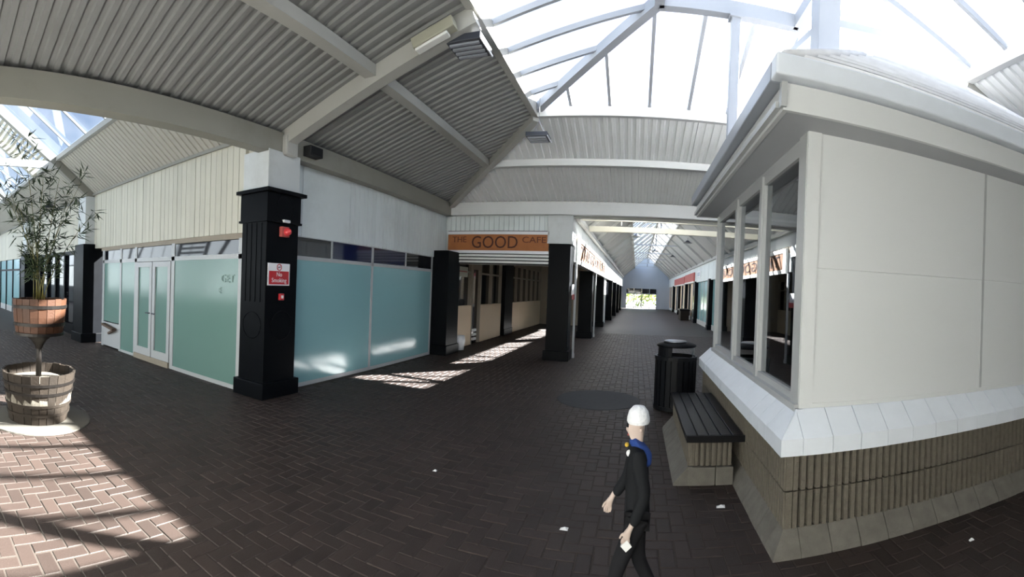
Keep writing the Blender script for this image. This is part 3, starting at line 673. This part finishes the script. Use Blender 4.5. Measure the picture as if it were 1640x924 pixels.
# hidden sides of the crossing, so that the hall is enclosed
wb = thing('unseen_wall_back', 'unseen wall behind the viewpoint, made white to bounce light onto the kiosk', 'wall', kind='structure')
MB().box(-33, 6.8, -1.2, -.92, 2.25, 3.7).build('fascia', 'panel', wb); MB().box(-33, 6.8, -1.2, -1.0, 0, 2.25).build('shopfront', 'trimwhite', wb)  # unseen wall, made white to bounce light onto the kiosk
wq = thing('wall_right', 'pale boarded wall on the right of the hall behind the kiosk', 'wall', kind='structure')
MB().box(6.7, 6.95, -1.2, 10.6, 2.25, 3.7).build('fascia', 'cream', wq); MB().box(6.75, 6.95, -1.2, 10.6, 0, 2.25).build('shopfront', 'frame', wq)
wz = MB().box(-33.4, -33.0, -1.2, 4.7, 0, 6).build('wall_corridor_end', 'endwall'); tag(wz, 'distant end wall of the left corridor', 'wall', kind='structure')

# ================================================================== KIOSK
kx0, kx1, ky0, ky1 = 1.10, 4.50, 2.90, 6.32          # wall planes
kk = thing('kiosk', 'white panelled kiosk with hipped roof on a ribbed block base', 'kiosk', (2.8, 4.6, 0))
# ribbed block base (two courses), coping, kerb
rx0, ry0, rx1, ry1 = .965, 2.765, 4.63, 6.45
MB().box(rx0 + .05, rx1 - .05, ry0 + .05, ry1 - .05, 0, .62).build('base_core', 'block', kk)
def ribbed(L, h, n):
    b = MB(); pw = L / n; pts = []
    for k in range(n): pts += [(k * pw + .007, .036), (k * pw + .011, 0), ((k + 1) * pw - .011, 0), ((k + 1) * pw - .007, .036)]
    N2 = len(pts); vs = [(x, y, 0) for x, y in pts] + [(x, y, h) for x, y in pts]
    fs = [(i, i + 1, N2 + i + 1, N2 + i) for i in range(N2 - 1)]
    vs += [(0, .055, 0), (L, .055, 0), (0, .055, h), (L, .055, h)]; q = 2 * N2
    fs += [(N2 - 1, q + 1, q + 3, 2 * N2 - 1), (q, 0, N2, q + 2)] + [(N2 + i, N2 + i + 1, q + 2) for i in range(N2 - 1)] + [(2 * N2 - 1, q + 3, q + 2)]
    b.add(vs, fs); me = b.mesh('block'); me.materials.append(M['block']); return me
blk_hi, blk_lo = ribbed(.36, .232, 7), ribbed(.36, .232, 7)
def put(me, name, parent, loc, rz):
    o = bpy.data.objects.new(name, me); COL.objects.link(o); o.parent = parent; o.location = Vector(loc) - Vector(parent['_b']); o.rotation_euler = (0, 0, rz); return o
for z in (.148, .388):
    x = rx0
    while x + .36 <= rx1 + .2: put(blk_hi, 'block', kk, (x, ry0, z), 0); x += .362
    y = ry0 + .36
    while y <= ry1 + .2: put(blk_hi, 'block', kk, (rx0, y, z), -math.pi / 2); y += .362
def edge_stones(prof, step, gap, name, m, x0, y0, x1, y1, jit=0.0):
    """prof: list of (out, z); out measured outwards from the line x0/y0. Straight stones plus a mitred corner."""
    pr = [(o, z) for o, z in prof]
    c = [Vector((x0 - o, y0 - o, z)) for o, z in pr]
    lx, ly = x0 + .10, y0 + .10
    n = len(pr); vs = [(lx, y0 - o, z) for o, z in pr] + [tuple(v) for v in c] + [(x0 - o, ly, z) for o, z in pr]
    fs = [tuple(range(n)), tuple(range(2 * n, 3 * n))[::-1]]
    for a in (0, n):
        fs += [(a + i, a + (i + 1) % n, a + n + (i + 1) % n, a + n + i) for i in range(n)]
    MB().add(vs, fs).build(name, m, kk)
    x = lx
    while x < x1:
        e = min(x + step, x1); j = random.uniform(-jit, jit)
        MB().prism([(x + gap, y0 - o - j, z) for o, z in pr], (e - x - 2 * gap, 0, 0)).build(name, m, kk); x = e
    y = ly
    while y < y1:
        e = min(y + step, y1); j = random.uniform(-jit, jit)
        MB().prism([(x0 - o - j, y + gap, z) for o, z in pr], (0, e - y - 2 * gap, 0)).build(name, m, kk); y = e
edge_stones([(-.14, .60), (.045, .62), (.045, .725), (-.115, .875), (-.14, .875)], .208, .0025, 'coping_stone', 'coping', rx0, ry0, rx1, ry1 + .05, .002)
edge_stones([(-.05, 0), (.085, 0), (.075, .03), (-.005, .15), (-.05, .15)], .21, .003, 'kerb_stone', 'kerb', rx0, ry0, rx1, ry1, .004)
# wall panels (front, right, back) and cover strips
TOPZ = 2.80
fx = [kx0, 2.70, kx1]
for a, b_ in zip(fx, fx[1:]):
    MB().box(a, b_, ky0 + .008, ky0 + .055, .86, TOPZ).build('backing_panel', 'panel', kk)
    for z0, z1 in ((.86, 1.818), (1.82, TOPZ)): MB().box(a + .004, b_ - .004, ky0, ky0 + .05, z0 + .001, z1 - .001).build('wall_panel', 'panel', kk, bevel=.003)
    MB().box(b_ - .012, b_ + .012, ky0 - .006, ky0 + .02, .86, TOPZ).build('cover_strip', 'frame', kk)
MB().box(kx0 - .01, kx0 + .085, ky0 - .012, ky0 + .04, .86, TOPZ).build('corner_trim', 'panel', kk)
MB().box(kx0 + .08, kx1, ky0 - .008, ky0 + .02, .86, .905).build('bottom_trim', 'panel', kk)
MB().box(kx1 - .05, kx1, ky0 + .05, ky1, .86, TOPZ).build('wall_panel', 'panel', kk); MB().box(kx0, kx1, ky1 - .05, ky1, .86, TOPZ).build('wall_panel', 'panel', kk)
# left face glazing
ys = [2.90, 4.04, 5.08, 6.28]
for k in range(3):
    a, b_ = ys[k], ys[k + 1]; wn = MB(); f = .05
    wn.box(kx0, kx0 + .07, a, a + f, .87, 2.69).box(kx0, kx0 + .07, b_ - f, b_, .87, 2.69).box(kx0, kx0 + .07, a + f, b_ - f, .87, .95).box(kx0, kx0 + .07, a + f, b_ - f, 2.62, 2.69)
    wo_ = wn.build('window', 'frame', kk); MB().box(kx0 + .03, kx0 + .042, a + f, b_ - f, .95, 2.62).build('pane', 'winglass', wo_)
MB().box(kx0 - .015, kx0 + .06, 2.905, 3.05, .87, 2.74).build('corner_post', 'frame', kk)
for y in ys[1:]: MB().box(kx0 - .02, kx0 + .03, y - .035, y + .035, .87, 2.70).build('mullion', 'frame', kk)
MB().box(kx0 - .04, kx0 + .08, 2.9, 6.3, .85, .90).build('window_sill', 'frame', kk)
MB().box(kx0, kx0 + .06, 2.9, 6.32, 2.69, TOPZ).build('head_rail', 'frame', kk)
MB().box(kx0 + .07, kx1 - .06, ky0 + .06, ky1 - .06, .60, .64).build('inner_floor', 'interior', kk)
MB().box(1.75, 2.6, 3.4, 5.8, .64, 1.35).build('inner_counter', 'interior', kk)
MB().box(kx0 + .1, kx1 - .06, ky0 + .055, ky0 + .07, .64, 2.7).build('inner_lining', 'interior', kk); MB().box(kx1 - .08, kx1 - .06, ky0 + .06, ky1 - .06, .64, 2.7).build('inner_lining', 'interior', kk); MB().box(kx0 + .1, kx1 - .06, ky1 - .07, ky1 - .055, .64, 2.7).build('inner_lining', 'interior', kk)
# eaves: soffit, fascia, gutter, roof
ov = .28; ex0, ex1, ey0, ey1 = kx0 - ov, kx1 + ov, ky0 - ov, ky1 + ov
MB().box(ex0 + .02, ex1 - .02, ey0 + .02, ey1 - .02, 2.74, 2.78).build('soffit', 'soffit', kk)
for (a0, a1, b0, b1) in ((ex0, ex1, ey0, ey0 + .03), (ex0, ex0 + .03, ey0 + .03, ey1), (ex1 - .03, ex1, ey0 + .03, ey1), (ex0 + .03, ex1 - .03, ey1 - .03, ey1)):
    MB().box(a0, a1, b0, b1, 2.735, 2.90).build('fascia_board', 'panel', kk)
gz0, gz1, go = 2.91, 3.04, .075
MB().box(ex0 - go, ex1 + go, ey0 - go, ey0 + .04, gz0, gz1).build('gutter', 'coping', kk, bevel=.012)
MB().box(ex0 - go, ex0 + .04, ey0 + .04, ey1 + go, gz0, gz1).build('gutter', 'gutter', kk, bevel=.012)
MB().box(ex1 - .04, ex1 + go, ey0 + .04, ey1 + go, gz0, gz1).build('gutter', 'gutter', kk, bevel=.012)
MB().box(ex0 - .035, ex0 - .0, ey0 + .05, ey1, 2.76, 2.80).build('fascia_lip', 'frame', kk)
MB().box(ex0 - .02, ex0 + .015, ey0 - .018, ey0 + .03, 2.75, 2.90).build('downpipe_stub', 'frame', kk)
# roof: stepped tile courses on four hips
rp = .74; cxk, cyk = (ex0 + ex1) / 2, (ey0 + ey1) / 2; hx_, hy_ = (ex1 - ex0) / 2, (ey1 - ey0) / 2; R0 = gz1 - .02
rc = MB(); NC = 13; mn = min(hx_, hy_); rl = MB()
def roof_ring(i, z): return [(ex0 + i, ey0 + i, z), (ex1 - i, ey0 + i, z), (ex1 - i, ey1 - i, z), (ex0 + i, ey1 - i, z)]
rfp = None
for c_ in range(NC):
    i0, i1 = mn * c_ / NC - .03, mn * (c_ + 1) / NC
    i1 = min(i1, mn - .001); a = roof_ring(i0, R0 + rp * mn * c_ / NC + .030); b_ = roof_ring(i1, R0 + rp * i1 + .012); a2 = roof_ring(i0, R0 + rp * mn * c_ / NC + .008)
    m_ = MB(); m_.add(a + b_ + a2, [(k, (k + 1) % 4, 4 + (k + 1) % 4, 4 + k) for k in range(4)] + [(8 + k, 8 + (k + 1) % 4, (k + 1) % 4, k) for k in range(4)])
    o = m_.build('tile_course', 'rooftile', kk)
z0_ = R0 + .04
zr = R0 + rp * mn + .03
for cx_, cy_ in ((ex0, ey0), (ex1, ey0), (ex0, ey1), (ex1, ey1)):
    sx = 1 if cx_ < cxk else -1; sy = 1 if cy_ < cyk else -1
    MB().tube([(cx_, cy_, z0_), (cx_ + sx * mn, cy_ + sy * mn, zr)], .035, 8).build('hip_tile', 'rooftile', kk, smooth=True)
MB().tube([(ex0 + mn, cyk, zr), (ex1 - mn, cyk, zr)], .04, 8).build('ridge_tile', 'rooftile', kk, smooth=True)

# ================================================================== BENCH AND BIN
bn = thing('bench', 'low bench with black slatted top on ribbed concrete blocks against the kiosk', 'bench', (.70, 4.7, 0))
bx0, bx1, by0, by1 = .47, .955, 3.86, 5.52
MB().box(bx0 + .04, .872, by0 + .05, by1 - .04, 0, .39).build('core', 'block', bn)
mblk = ribbed(.385, .22, 8); put(mblk, 'block', bn, (bx0 + .02, by0 + .02, .16), 0)
mb2 = ribbed(.40, .22, 8)
for k in range(4): put(mb2, 'block', bn, (bx0 + .02, by0 + .42 + k * .4, .16), -math.pi / 2)
for k in range(2): MB().box(bx0 + .02 + k * .24, bx0 + .02 + min(.235 + k * .24, .392), by0 - .005, by0 + .1, 0, .155).build('kerb_stone', 'kerb', bn, bevel=.006)
for k in range(7):
    y = by0 + k * .235; MB().prism([(bx0 + .06, y, 0), (bx0 - .10, y, 0), (bx0 - .09, y, .03), (bx0 + .02, y, .16), (bx0 + .06, y, .16)], (0, .23, 0)).build('kerb_stone', 'kerb', bn)
for k in range(5):
    x = bx0 - .01 + k * .0995; MB().box(x, x + .094, by0 - .03, by1, .385, .435).build('slat', 'benchwood', bn, bevel=.006)
MB().box(bx0 - .005, bx1 + .01, by0 - .042, by0 - .026, .375, .432).build('end_rail', 'benchwood', bn)
bi = thing('litter_bin', 'black round litter bin with a hooded lid at the end of the bench', 'bin', (.595, 6.5, 0))
bc = (.595, 6.5, 0); n = 22
MB().lathe([(0, .02), (.27, .02), (.275, .06), (.265, .70), (0, .70)], 28, bc).build('liner', 'binmetal', bi, smooth=False)
for k in range(n):
    a = 2 * math.pi * k / n; p_ = Vector((bc[0] + .276 * math.cos(a), bc[1] + .276 * math.sin(a), 0)); tn = Vector((-math.sin(a), math.cos(a), 0)) * .031; rd = Vector((math.cos(a), math.sin(a), 0)) * .016
    MB().prism([p_ - tn + Vector((0, 0, .05)), p_ + tn + Vector((0, 0, .05)), p_ + tn + rd + Vector((0, 0, .05)), p_ - tn + rd + Vector((0, 0, .05))], (0, 0, .67)).build('slat', 'binmetal', bi)
for z in (.02, .70): MB().lathe([(.27, z), (.302, z), (.302, z + .05), (.27, z + .05), (.27, z)], 28, bc).build('rim', 'binmetal', bi)
MB().lathe([(0, .885), (.27, .875), (.285, .895), (.27, .915), (.16, .945), (0, .955)], 28, bc).build('lid', 'binmetal', bi, smooth=True)
MB().lathe([(0, .955), (.17, .946), (.15, .962), (0, .968)], 20, (bc[0] - .02, bc[1] - .03, 0)).build('ash_plate', 'binsteel', bi, smooth=True)
MB().lathe([(.215, .74), (.255, .74), (.255, .885), (.215, .885), (.215, .74)], 10, bc, math.radians(150), math.radians(250)).build('hood_wall', 'binmetal', bi)
MB().lathe([(.235, .74), (.255, .74), (.255, .885), (.235, .885), (.235, .74)], 2, bc, math.radians(338), math.radians(350)).build('hood_strut', 'binsteel', bi)
MB().lathe([(.235, .74), (.255, .74), (.255, .885), (.235, .885), (.235, .74)], 3, bc, math.radians(118), math.radians(140)).build('hood_strut', 'binmetal', bi)

# ================================================================== PLANTERS, BAMBOO
tx, ty = -4.93, 1.40
pad = MB().lathe([(0, .0), (.58, .0), (.575, .012), (0, .012)], 36, (tx + .02, ty, 0)).build('paving_pad', 'concrete', smooth=False); tag(pad, 'round pale concrete pad under the wooden tub', 'pad')
tub = thing('wooden_tub', 'large weathered wooden tub with hoops, filled with pale gravel', 'tub', (tx, ty, 0))
def staves(parent, c, r0, r1, z0, z1, n, m, th=.025, bulge=0.0):
    for k in range(n):
        a0, a1 = 2 * math.pi * (k + .03) / n, 2 * math.pi * (k + .97) / n; vs = []
        rj = random.uniform(-.003, .003)
        for z, r in ((z0, r0), ((z0 + z1) / 2, (r0 + r1) / 2 + bulge), (z1 + random.uniform(-.006, .006), r1)):
            for rr in (r + rj, r + rj - th):
                for a in (a0, a1): vs.append((c[0] + rr * math.cos(a), c[1] + rr * math.sin(a), z))
        fs = []
        for j in (0, 4): fs += [(j, j + 1, j + 5, j + 4), (j + 3, j + 2, j + 6, j + 7), (j + 2, j, j + 4, j + 6), (j + 1, j + 3, j + 7, j + 5)]
        fs += [(0, 2, 3, 1), (8, 9, 11, 10)]
        MB().add(vs, fs).build('stave', m, parent)
staves(tub, (tx, ty), .325, .415, .012, .55, 26, 'stave')
for z, r in ((.10, .343), (.20, .360), (.33, .382), (.43, .399)):
    MB().lathe([(r - .01, z), (r + .006, z), (r + .012, z + .03), (r - .01, z + .03), (r - .01, z)], 36, (tx, ty, 0)).build('hoop', 'stave' if z < .3 else 'hoop', tub)
MB().lathe([(0, .47), (.2, .46), (.385, .44), (.36, .2), (0, .2)], 28, (tx, ty, 0)).build('gravel', 'gravel', tub)
ped = thing('pedestal_planter', 'half barrel planter raised on a black iron post above the tub', 'planter', (tx, ty, .47))
MB().tube([(tx, ty, .472), (tx, ty, .95)], .033, 12).build('post', 'hoop', ped, smooth=True)
MB().lathe([(.035, .78), (.05, .82), (.09, .88), (.15, .925), (.16, .955), (0, .955)], 16, (tx, ty, 0)).build('bracket', 'hoop', ped, smooth=True)
staves(ped, (tx, ty), .262, .302, .95, 1.34, 20, 'stave_warm', bulge=.008)
for z, r in ((1.24, .296), (1.05, .279)):
    MB().lathe([(r - .01, z), (r + .008, z), (r + .012, z + .035), (r - .01, z + .035), (r - .01, z)], 36, (tx, ty, 0)).build('hoop', 'hoop', ped)
MB().lathe([(.262, .945), (.285, .945), (.285, .975), (.262, .975), (.262, .945)], 36, (tx, ty, 0)).build('hoop', 'hoop', ped)
MB().lathe([(0, .96), (.26, .96), (.275, 1.29), (0, 1.31)], 24, (tx, ty, 0)).build('soil', 'soil', ped)
bam = thing('bamboo_plant', 'tall leafy bamboo growing in the raised half barrel planter', 'plant', (tx, ty, 1.30))
rg = random.Random(11)
cul = [(-.02, .10, .10, -.60, 1.35), (.02, -.02, .0, -.20, 1.75), (.03, -.08, .05, .05, 1.35), (.0, .04, -.05, .32, 1.15), (-.05, .0, -.1, -.42, 1.45), (.05, .06, .08, .50, .95), (-.02, -.1, .05, -.05, .95), (.06, .02, .0, .18, 1.35), (.03, -.03, .15, .42, 1.30), (-.04, .05, .1, -.30, 1.05)]
for bx, by, lx, ly, hgt in cul:
    pts = []; n = 8
    for k in range(n + 1):
        t = k / n; pts.append(Vector((tx + bx + lx * t ** 1.6, ty + by * .6 + ly * t ** 1.5, 1.312 + hgt * t)))
    MB().tube(pts, [.0065 - .0045 * k / n for k in range(n + 1)], 6).build('culm', 'culm', bam, smooth=True)
    lb_ = MB()
    for k in range(2, n + 1):
        for br in range(3):
            d = Vector((rg.uniform(-1, 1), rg.uniform(-1, 1), rg.uniform(-.1, .7))).normalized(); ln_ = rg.uniform(.05, .20)
            q = pts[k] + d * ln_; lb_.tube([pts[k], q], .0018, 3, cap=False)
            for lf3 in range(rg.randint(3, 5)):
                e = (d * .6 + Vector((rg.uniform(-1, 1), rg.uniform(-1, 1), rg.uniform(-.9, .5)))).normalized(); L3 = rg.uniform(.09, .19); sd3 = e.cross(Vector((rg.uniform(-.4, .4), rg.uniform(-.4, .4), 1))).normalized() * rg.uniform(.007, .0125)
                base = pts[k] + d * ln_ * rg.uniform(.5, 1); nrm = e.cross(sd3).normalized() * .004
                lb_.add([base, base + e * L3 * .4 + sd3 + nrm, base + e * L3, base + e * L3 * .4 - sd3 + nrm, base + e * L3 * .45 - nrm], [(0, 1, 4), (1, 2, 4), (2, 3, 4), (3, 0, 4)])
    me = bpy.data.meshes.new('foliage'); me.from_pydata([tuple(v) for v in lb_.v], [], lb_.f); me.update(); fo_ = link(me, 'foliage', 'bamboo_leaf', bam); fo_['kind'] = 'stuff'

# ================================================================== SMALL FITTINGS
ns = thing('no_smoking_sign', 'red and white sign reading No Smoking on the corner column', 'sign', (-4.40, 4.48, 1.5))
MB().box(-4.408, -4.396, 4.27, 4.69, 1.53, 1.83).build('plate', 'signwhite', ns)
MB().box(-4.397, -4.393, 4.29, 4.67, 1.545, 1.725).build('red_panel', 'red', ns)
MB().tube([(-4.393, 4.48 + .042 * math.cos(a * .3927), 1.777 + .042 * math.sin(a * .3927)) for a in range(17)], .006, 6, cap=False).build('prohibition_ring', 'red', ns)
MB().bar((-4.392, 4.45, 1.747), (-4.392, 4.51, 1.807), .004, .010, up=(1, 0, 0)).build('prohibition_bar', 'red', ns)
MB().box(-4.396, -4.392, 4.455, 4.505, 1.772, 1.783).build('cigarette', 'darkgap', ns)
place_text('No', .085, 'signwhite', ns, (-4.391, 4.48, 1.678), (0, 1, 0), (0, 0, 1), depth=.001)
place_text('Smoking', .085, 'signwhite', ns, (-4.391, 4.48, 1.598), (0, 1, 0), (0, 0, 1), depth=.001)
ab = thing('alarm_beacon', 'red dome alarm beacon below the capital of the corner column', 'alarm', (-4.38, 4.56, 2.3))
MB().box(-4.41, -4.35, 4.47, 4.62, 2.19, 2.33).build('base', 'shopred', ab, bevel=.01)
b_ = MB().lathe([(.055, 0), (.052, .03), (.035, .06), (0, .072)], 16); me = b_.mesh('dome'); me.transform(Matrix.Translation((-4.35, 4.56, 2.26)) @ Matrix.Rotation(math.pi / 2, 4, 'Y')); link(me, 'dome', 'redlamp', ab, smooth=True)
MB().box(-4.395, -4.34, 4.50, 4.62, 2.385, 2.425).build('white_lamp', 'signwhite', ab, bevel=.008)
cp = thing('fire_call_point', 'small red fire call point below the no smoking sign', 'alarm', (-4.4, 4.52, 1.36))
MB().box(-4.41, -4.37, 4.49, 4.57, 1.33, 1.42).build('housing', 'red', cp, bevel=.006); MB().box(-4.372, -4.366, 4.51, 4.55, 1.355, 1.395).build('glass', 'signwhite', cp)
sp = thing('loudspeaker', 'small black loudspeaker on the roof beam right of the corner column', 'speaker', (-4.32, 5.06, 3.42))
MB().box(-4.42, -4.28, 4.92, 5.20, 3.38, 3.52).build('cabinet', 'darkgap', sp, bevel=.008); MB().box(-4.282, -4.274, 4.94, 5.18, 3.395, 3.505).build('grille', 'binmetal', sp)
rb = MB().box(-4.62, -4.34, 4.50, 4.74, 3.30, 3.58).build('rafter_shoe', 'beam', bevel=.03); rb.parent = ceil
el = thing('emergency_light', 'cream box light fixed along the roof rafter left of the hanging lamp', 'light', (-2.2, 4.4, 4.2))
MB().bar((-2.45, 4.44, 4.25), (-1.98, 4.44, 4.41), .13, .12).build('housing', 'fitting', el, bevel=.01); MB().bar((-2.40, 4.44, 4.14), (-2.03, 4.44, 4.265), .10, .03).build('diffuser', 'trimwhite', el, bevel=.008)
def pendant(c, r, h, ztop, label, name='pendant_lamp', sq=False, tilt=0):
    t = thing(name, label, 'lamp', c)
    if sq:
        MB().prism([(c[0] - r, c[1] - r, c[2]), (c[0] + r, c[1] - r, c[2]), (c[0] + r, c[1] + r, c[2]), (c[0] - r, c[1] + r, c[2])], (0, 0, h)).build('housing', 'lampgrey', t, bevel=.01)
        for k in range(4): MB().box(c[0] - r * .85, c[0] + r * .85, c[1] - r * .8 + k * r * .45, c[1] - r * .62 + k * r * .45, c[2] - .02, c[2] + .005).build('louvre', 'gutter', t)
        MB().box(c[0] + r, c[0] + r + .012, c[1] - r, c[1] + r, c[2] - .012, c[2] + .008).build('edge_strip', 'signwhite', t)
        for s1 in (-1, 1): MB().tube([(c[0] + s1 * r * .6, c[1], c[2] + h), (c[0], c[1], c[2] + h + .22), (c[0], c[1], ztop)], .006, 6).build('suspension_wire', 'bar', t)
    else:
        MB().lathe([(r, 0), (r * .55, h * .45), (r * .25, h), (0, h), ], 18, c).build('shade', 'lampgrey', t, smooth=True); MB().lathe([(0, h * .1), (r * .8, h * .12), (r * .8, .01), (0, .01)], 14, c).build('lamp', 'fitting', t)
        MB().tube([(c[0], c[1], c[2] + h), (c[0], c[1], ztop)], .006, 6).build('suspension_rod', 'lampgrey', t)
    return t
pendant((-1.93, 4.80, 4.24), .20, .08, 4.8, 'square dark grey lamp hanging under the left edge of the glazed roof', sq=True)
pendant((-1.62, 7.05, 3.95), .17, .07, 4.6, 'flat grey lamp hanging in front of the far roof slope', sq=True)
pendant((-12.2, 3.72, 3.42), .24, .16, 4.0, 'grey pendant lamp hanging in the left corridor above the bamboo')
for (x, y, lab) in ((-.1, 20.5, 'small dark lamp at the left edge of the far corridor skylight, nearest'), (2.35, 22.0, 'small dark lamp at the right edge of the far corridor skylight, nearest'), (1.0, 27.0, 'small dark lamp under the ridge of the far corridor'), (2.3, 30.5, 'small dark lamp at the right edge of the far corridor skylight, farther off')):
    pendant((x, y, 4.12), .22, .12, 4.5, lab)
mh_ = MB().lathe([(0, .0), (.62, .0), (.61, .006), (0, .006)], 40, (-.50, 6.85, 0)).build('asphalt_patch', 'asphalt'); tag(mh_, 'round dark asphalt patch in the brick paving before the bin', 'patch')
for (x, y, s_, lab) in ((.70, 3.45, .035, 'white paper scrap on the paving in front of the bench'), (-.42, 3.05, .03, 'small pale scrap on the dark paving left of the walking person'), (-1.62, 3.6, .02, 'tiny white scrap on the dark paving left of centre'), (2.15, 2.35, .02, 'tiny white scrap by the kerb of the kiosk')):
    b = MB(); b.add([(x - s_, y - s_ * .4, .004), (x + s_ * .9, y - s_ * .6, .006), (x + s_, y + s_ * .5, .012), (x + .1 * s_, y + .2 * s_, .02), (x - s_ * .8, y + s_ * .6, .005)], [(0, 1, 3), (1, 2, 3), (2, 4, 3), (4, 0, 3)]); o = b.build('paper_scrap', 'paper'); tag(o, lab, 'litter')

# ================================================================== WALKING PERSON
def skinned(name, verts, edges, radii, m, parent=None, sub=2, root=0):
    me = bpy.data.meshes.new(name); me.from_pydata(verts, edges, []); me.update(); o = link(me, name, m, parent)
    sk = o.modifiers.new('skin', 'SKIN'); sk.use_smooth_shade = True
    for i, r in enumerate(radii):
        d = me.skin_vertices[0].data[i]; d.radius = r if isinstance(r, tuple) else (r, r); d.use_root = (i == root)
    sb = o.modifiers.new('sub', 'SUBSURF'); sb.levels = sub; sb.render_levels = sub; return o
QX, QY, S = .045, 2.22, 1.05 / 1.70            # small walker in profile, heading left
P_ = lambda x, y, z: (QX + x * S, QY + y * S, z * S)
V, E_, Rr = [], [], []
def vtx(x, y, z, r, par=None):
    V.append(P_(x, y, z)); Rr.append((r[0] * S, r[1] * S) if isinstance(r, tuple) else r * S)
    if par is not None: E_.append((par, len(V) - 1))
    return len(V) - 1
pel = vtx(.0, 0, .92, .060); ab_ = vtx(-.01, 0, 1.10, .055, pel); ch = vtx(-.01, 0, 1.30, .060, ab_); nk = vtx(-.015, 0, 1.43, .038, ch); hd0 = vtx(-.035, 0, 1.51, .062, nk); hd1 = vtx(-.03, 0, 1.60, .075, hd0); hd2 = vtx(-.02, 0, 1.66, .05, hd1)
nose = vtx(-.112, 0, 1.545, .012, hd0)
legs = {}
for sgn, kx_, ax_, tx_ in ((-1, -.14, -.20, -.33), (1, .02, .20, .12)):
    h = vtx(.0, sgn * .085, .88, .050, pel); kn = vtx(kx_, sgn * .085, .49, .038, h); an = vtx(ax_, sgn * .085, .09 if sgn < 0 else .13, .028, kn); to = vtx(tx_, sgn * .085, .035 if sgn < 0 else .03, .030, an); legs[sgn] = (h, kn, an, to)
hands = {}
for sgn, ex_, ez_, wx_, wz_ in ((-1, .05, 1.10, -.04, .88), (1, -.08, 1.10, -.195, .94)):
    sh = vtx(-.02, sgn * .13, 1.35, .034, ch); el_ = vtx(ex_, sgn * .185, ez_, .028, sh); wr_ = vtx(wx_, sgn * .19, wz_, .022, el_); pm = vtx(wx_ - .03, sgn * .19, wz_ - .07, (.014, .030), wr_); hands[sgn] = pm
    for f_ in range(4):
        yo = sgn * .19; f1 = vtx(wx_ - .035 - .018 * f_ + .02, yo, wz_ - .12, .0095, pm); vtx(wx_ - .045 - .014 * f_ + .02, yo - sgn * .015, wz_ - .155 + .006 * abs(f_ - 1.5), .008, f1)
    t1 = vtx(wx_ - .07, yo - sgn * .01, wz_ - .075, .010, pm); vtx(wx_ - .085, yo - sgn * .015, wz_ - .11, .008, t1)
person = skinned('person', V, E_, Rr, 'skin')
tag(person, 'small person in white hat and dark clothes walking left before the kiosk', 'person')
def sub_skin(name, pts, edges, m): return skinned(name, [P_(*p[:3]) for p in pts], edges, [p[3] * S for p in pts], m, person)
sub_skin('coat', [(.01, 0, .74, .110), (0, 0, .95, .105), (-.01, 0, 1.12, .098), (-.015, 0, 1.33, .108), (-.02, -.15, 1.37, .068), (.05, -.18, 1.10, .052), (-.035, -.19, .87, .040), (-.02, .15, 1.37, .068), (-.08, .18, 1.10, .052), (-.185, .19, .93, .040)], [(0, 1), (1, 2), (2, 3), (3, 4), (4, 5), (5, 6), (3, 7), (7, 8), (8, 9)], 'coat')
sub_skin('trousers', [(0, 0, .90, .10), (0, -.085, .86, .085), (-.14, -.085, .49, .064), (-.20, -.085, .13, .048), (0, .085, .86, .085), (.02, .085, .49, .064), (.195, .085, .165, .048)], [(0, 1), (1, 2), (2, 3), (0, 4), (4, 5), (5, 6)], 'trouser')
sub_skin('shoe', [(-.19, -.085, .06, .045), (-.34, -.085, .035, .036)], [(0, 1)], 'coat'); sub_skin('shoe', [(.20, .085, .12, .045), (.11, .085, .035, .036)], [(0, 1)], 'coat')
sub_skin('scarf', [(.035, 0, 1.47, .062), (-.015, -.05, 1.44, .050), (-.07, 0, 1.42, .042), (-.015, .05, 1.44, .050), (.05, -.04, 1.38, .055), (.05, -.09, 1.27, .042)], [(0, 1), (1, 2), (2, 3), (3, 0), (0, 4), (4, 5)], 'blue')
hb_ = MB().lathe([(.083, 1.585), (.090, 1.60), (.088, 1.63), (.075, 1.68), (.045, 1.715), (0, 1.725)], 18); me = hb_.mesh('hat'); me.transform(Matrix.Translation((QX - .018 * S, QY, 0)) @ Matrix.Scale(S, 4)); link(me, 'hat', 'hat', person, smooth=True)
for sgn in (-1, 1):
    e_ = MB().lathe([(0, -.008), (.008, 0), (0, .008)], 8, P_(-.098, sgn * .030, 1.565)); e_.build('eye', 'coat', person)
sub_skin('collar', [(.02, -.06, 1.34, .035), (-.06, -.06, 1.36, .03), (-.085, 0, 1.35, .03)], [(0, 1), (1, 2)], 'signwhite')
sub_skin('badge', [(-.10, -.025, 1.415, .018), (-.10, .02, 1.41, .018)], [(0, 1)], 'yellow')

sub_skin('ear', [(.0, -.066, 1.53, .012), (.006, -.072, 1.565, .014)], [(0, 1)], 'skin')
sub_skin('mouth', [(-.092, -.018, 1.492, .007), (-.092, .018, 1.492, .007)], [(0, 1)], 'shopred')
hp = Vector(P_(-.075, -.19, .745)); pbm = MB(); c_, s_ = math.cos(.6), math.sin(.6)
for (dx, dz) in ((-.026, 0), (0, -.026), (.026, 0), (.004, .028)): pbm.v.append((hp.x + dx, hp.y - .008, hp.z + dz - .01))
for (dx, dz) in ((-.024, 0), (0, -.024), (.024, 0), (.004, .026)): pbm.v.append((hp.x + dx, hp.y + .010, hp.z + dz - .01))
pbm.f += [(0, 1, 2, 3), (7, 6, 5, 4), (0, 4, 5, 1), (1, 5, 6, 2), (2, 6, 7, 3), (3, 7, 4, 0)]
tag(pbm.build('paper_packet', 'paper'), 'small white paper packet held in the hand of the walking person', 'packet')
for o in bpy.data.objects:
    if '_b' in o: del o['_b']
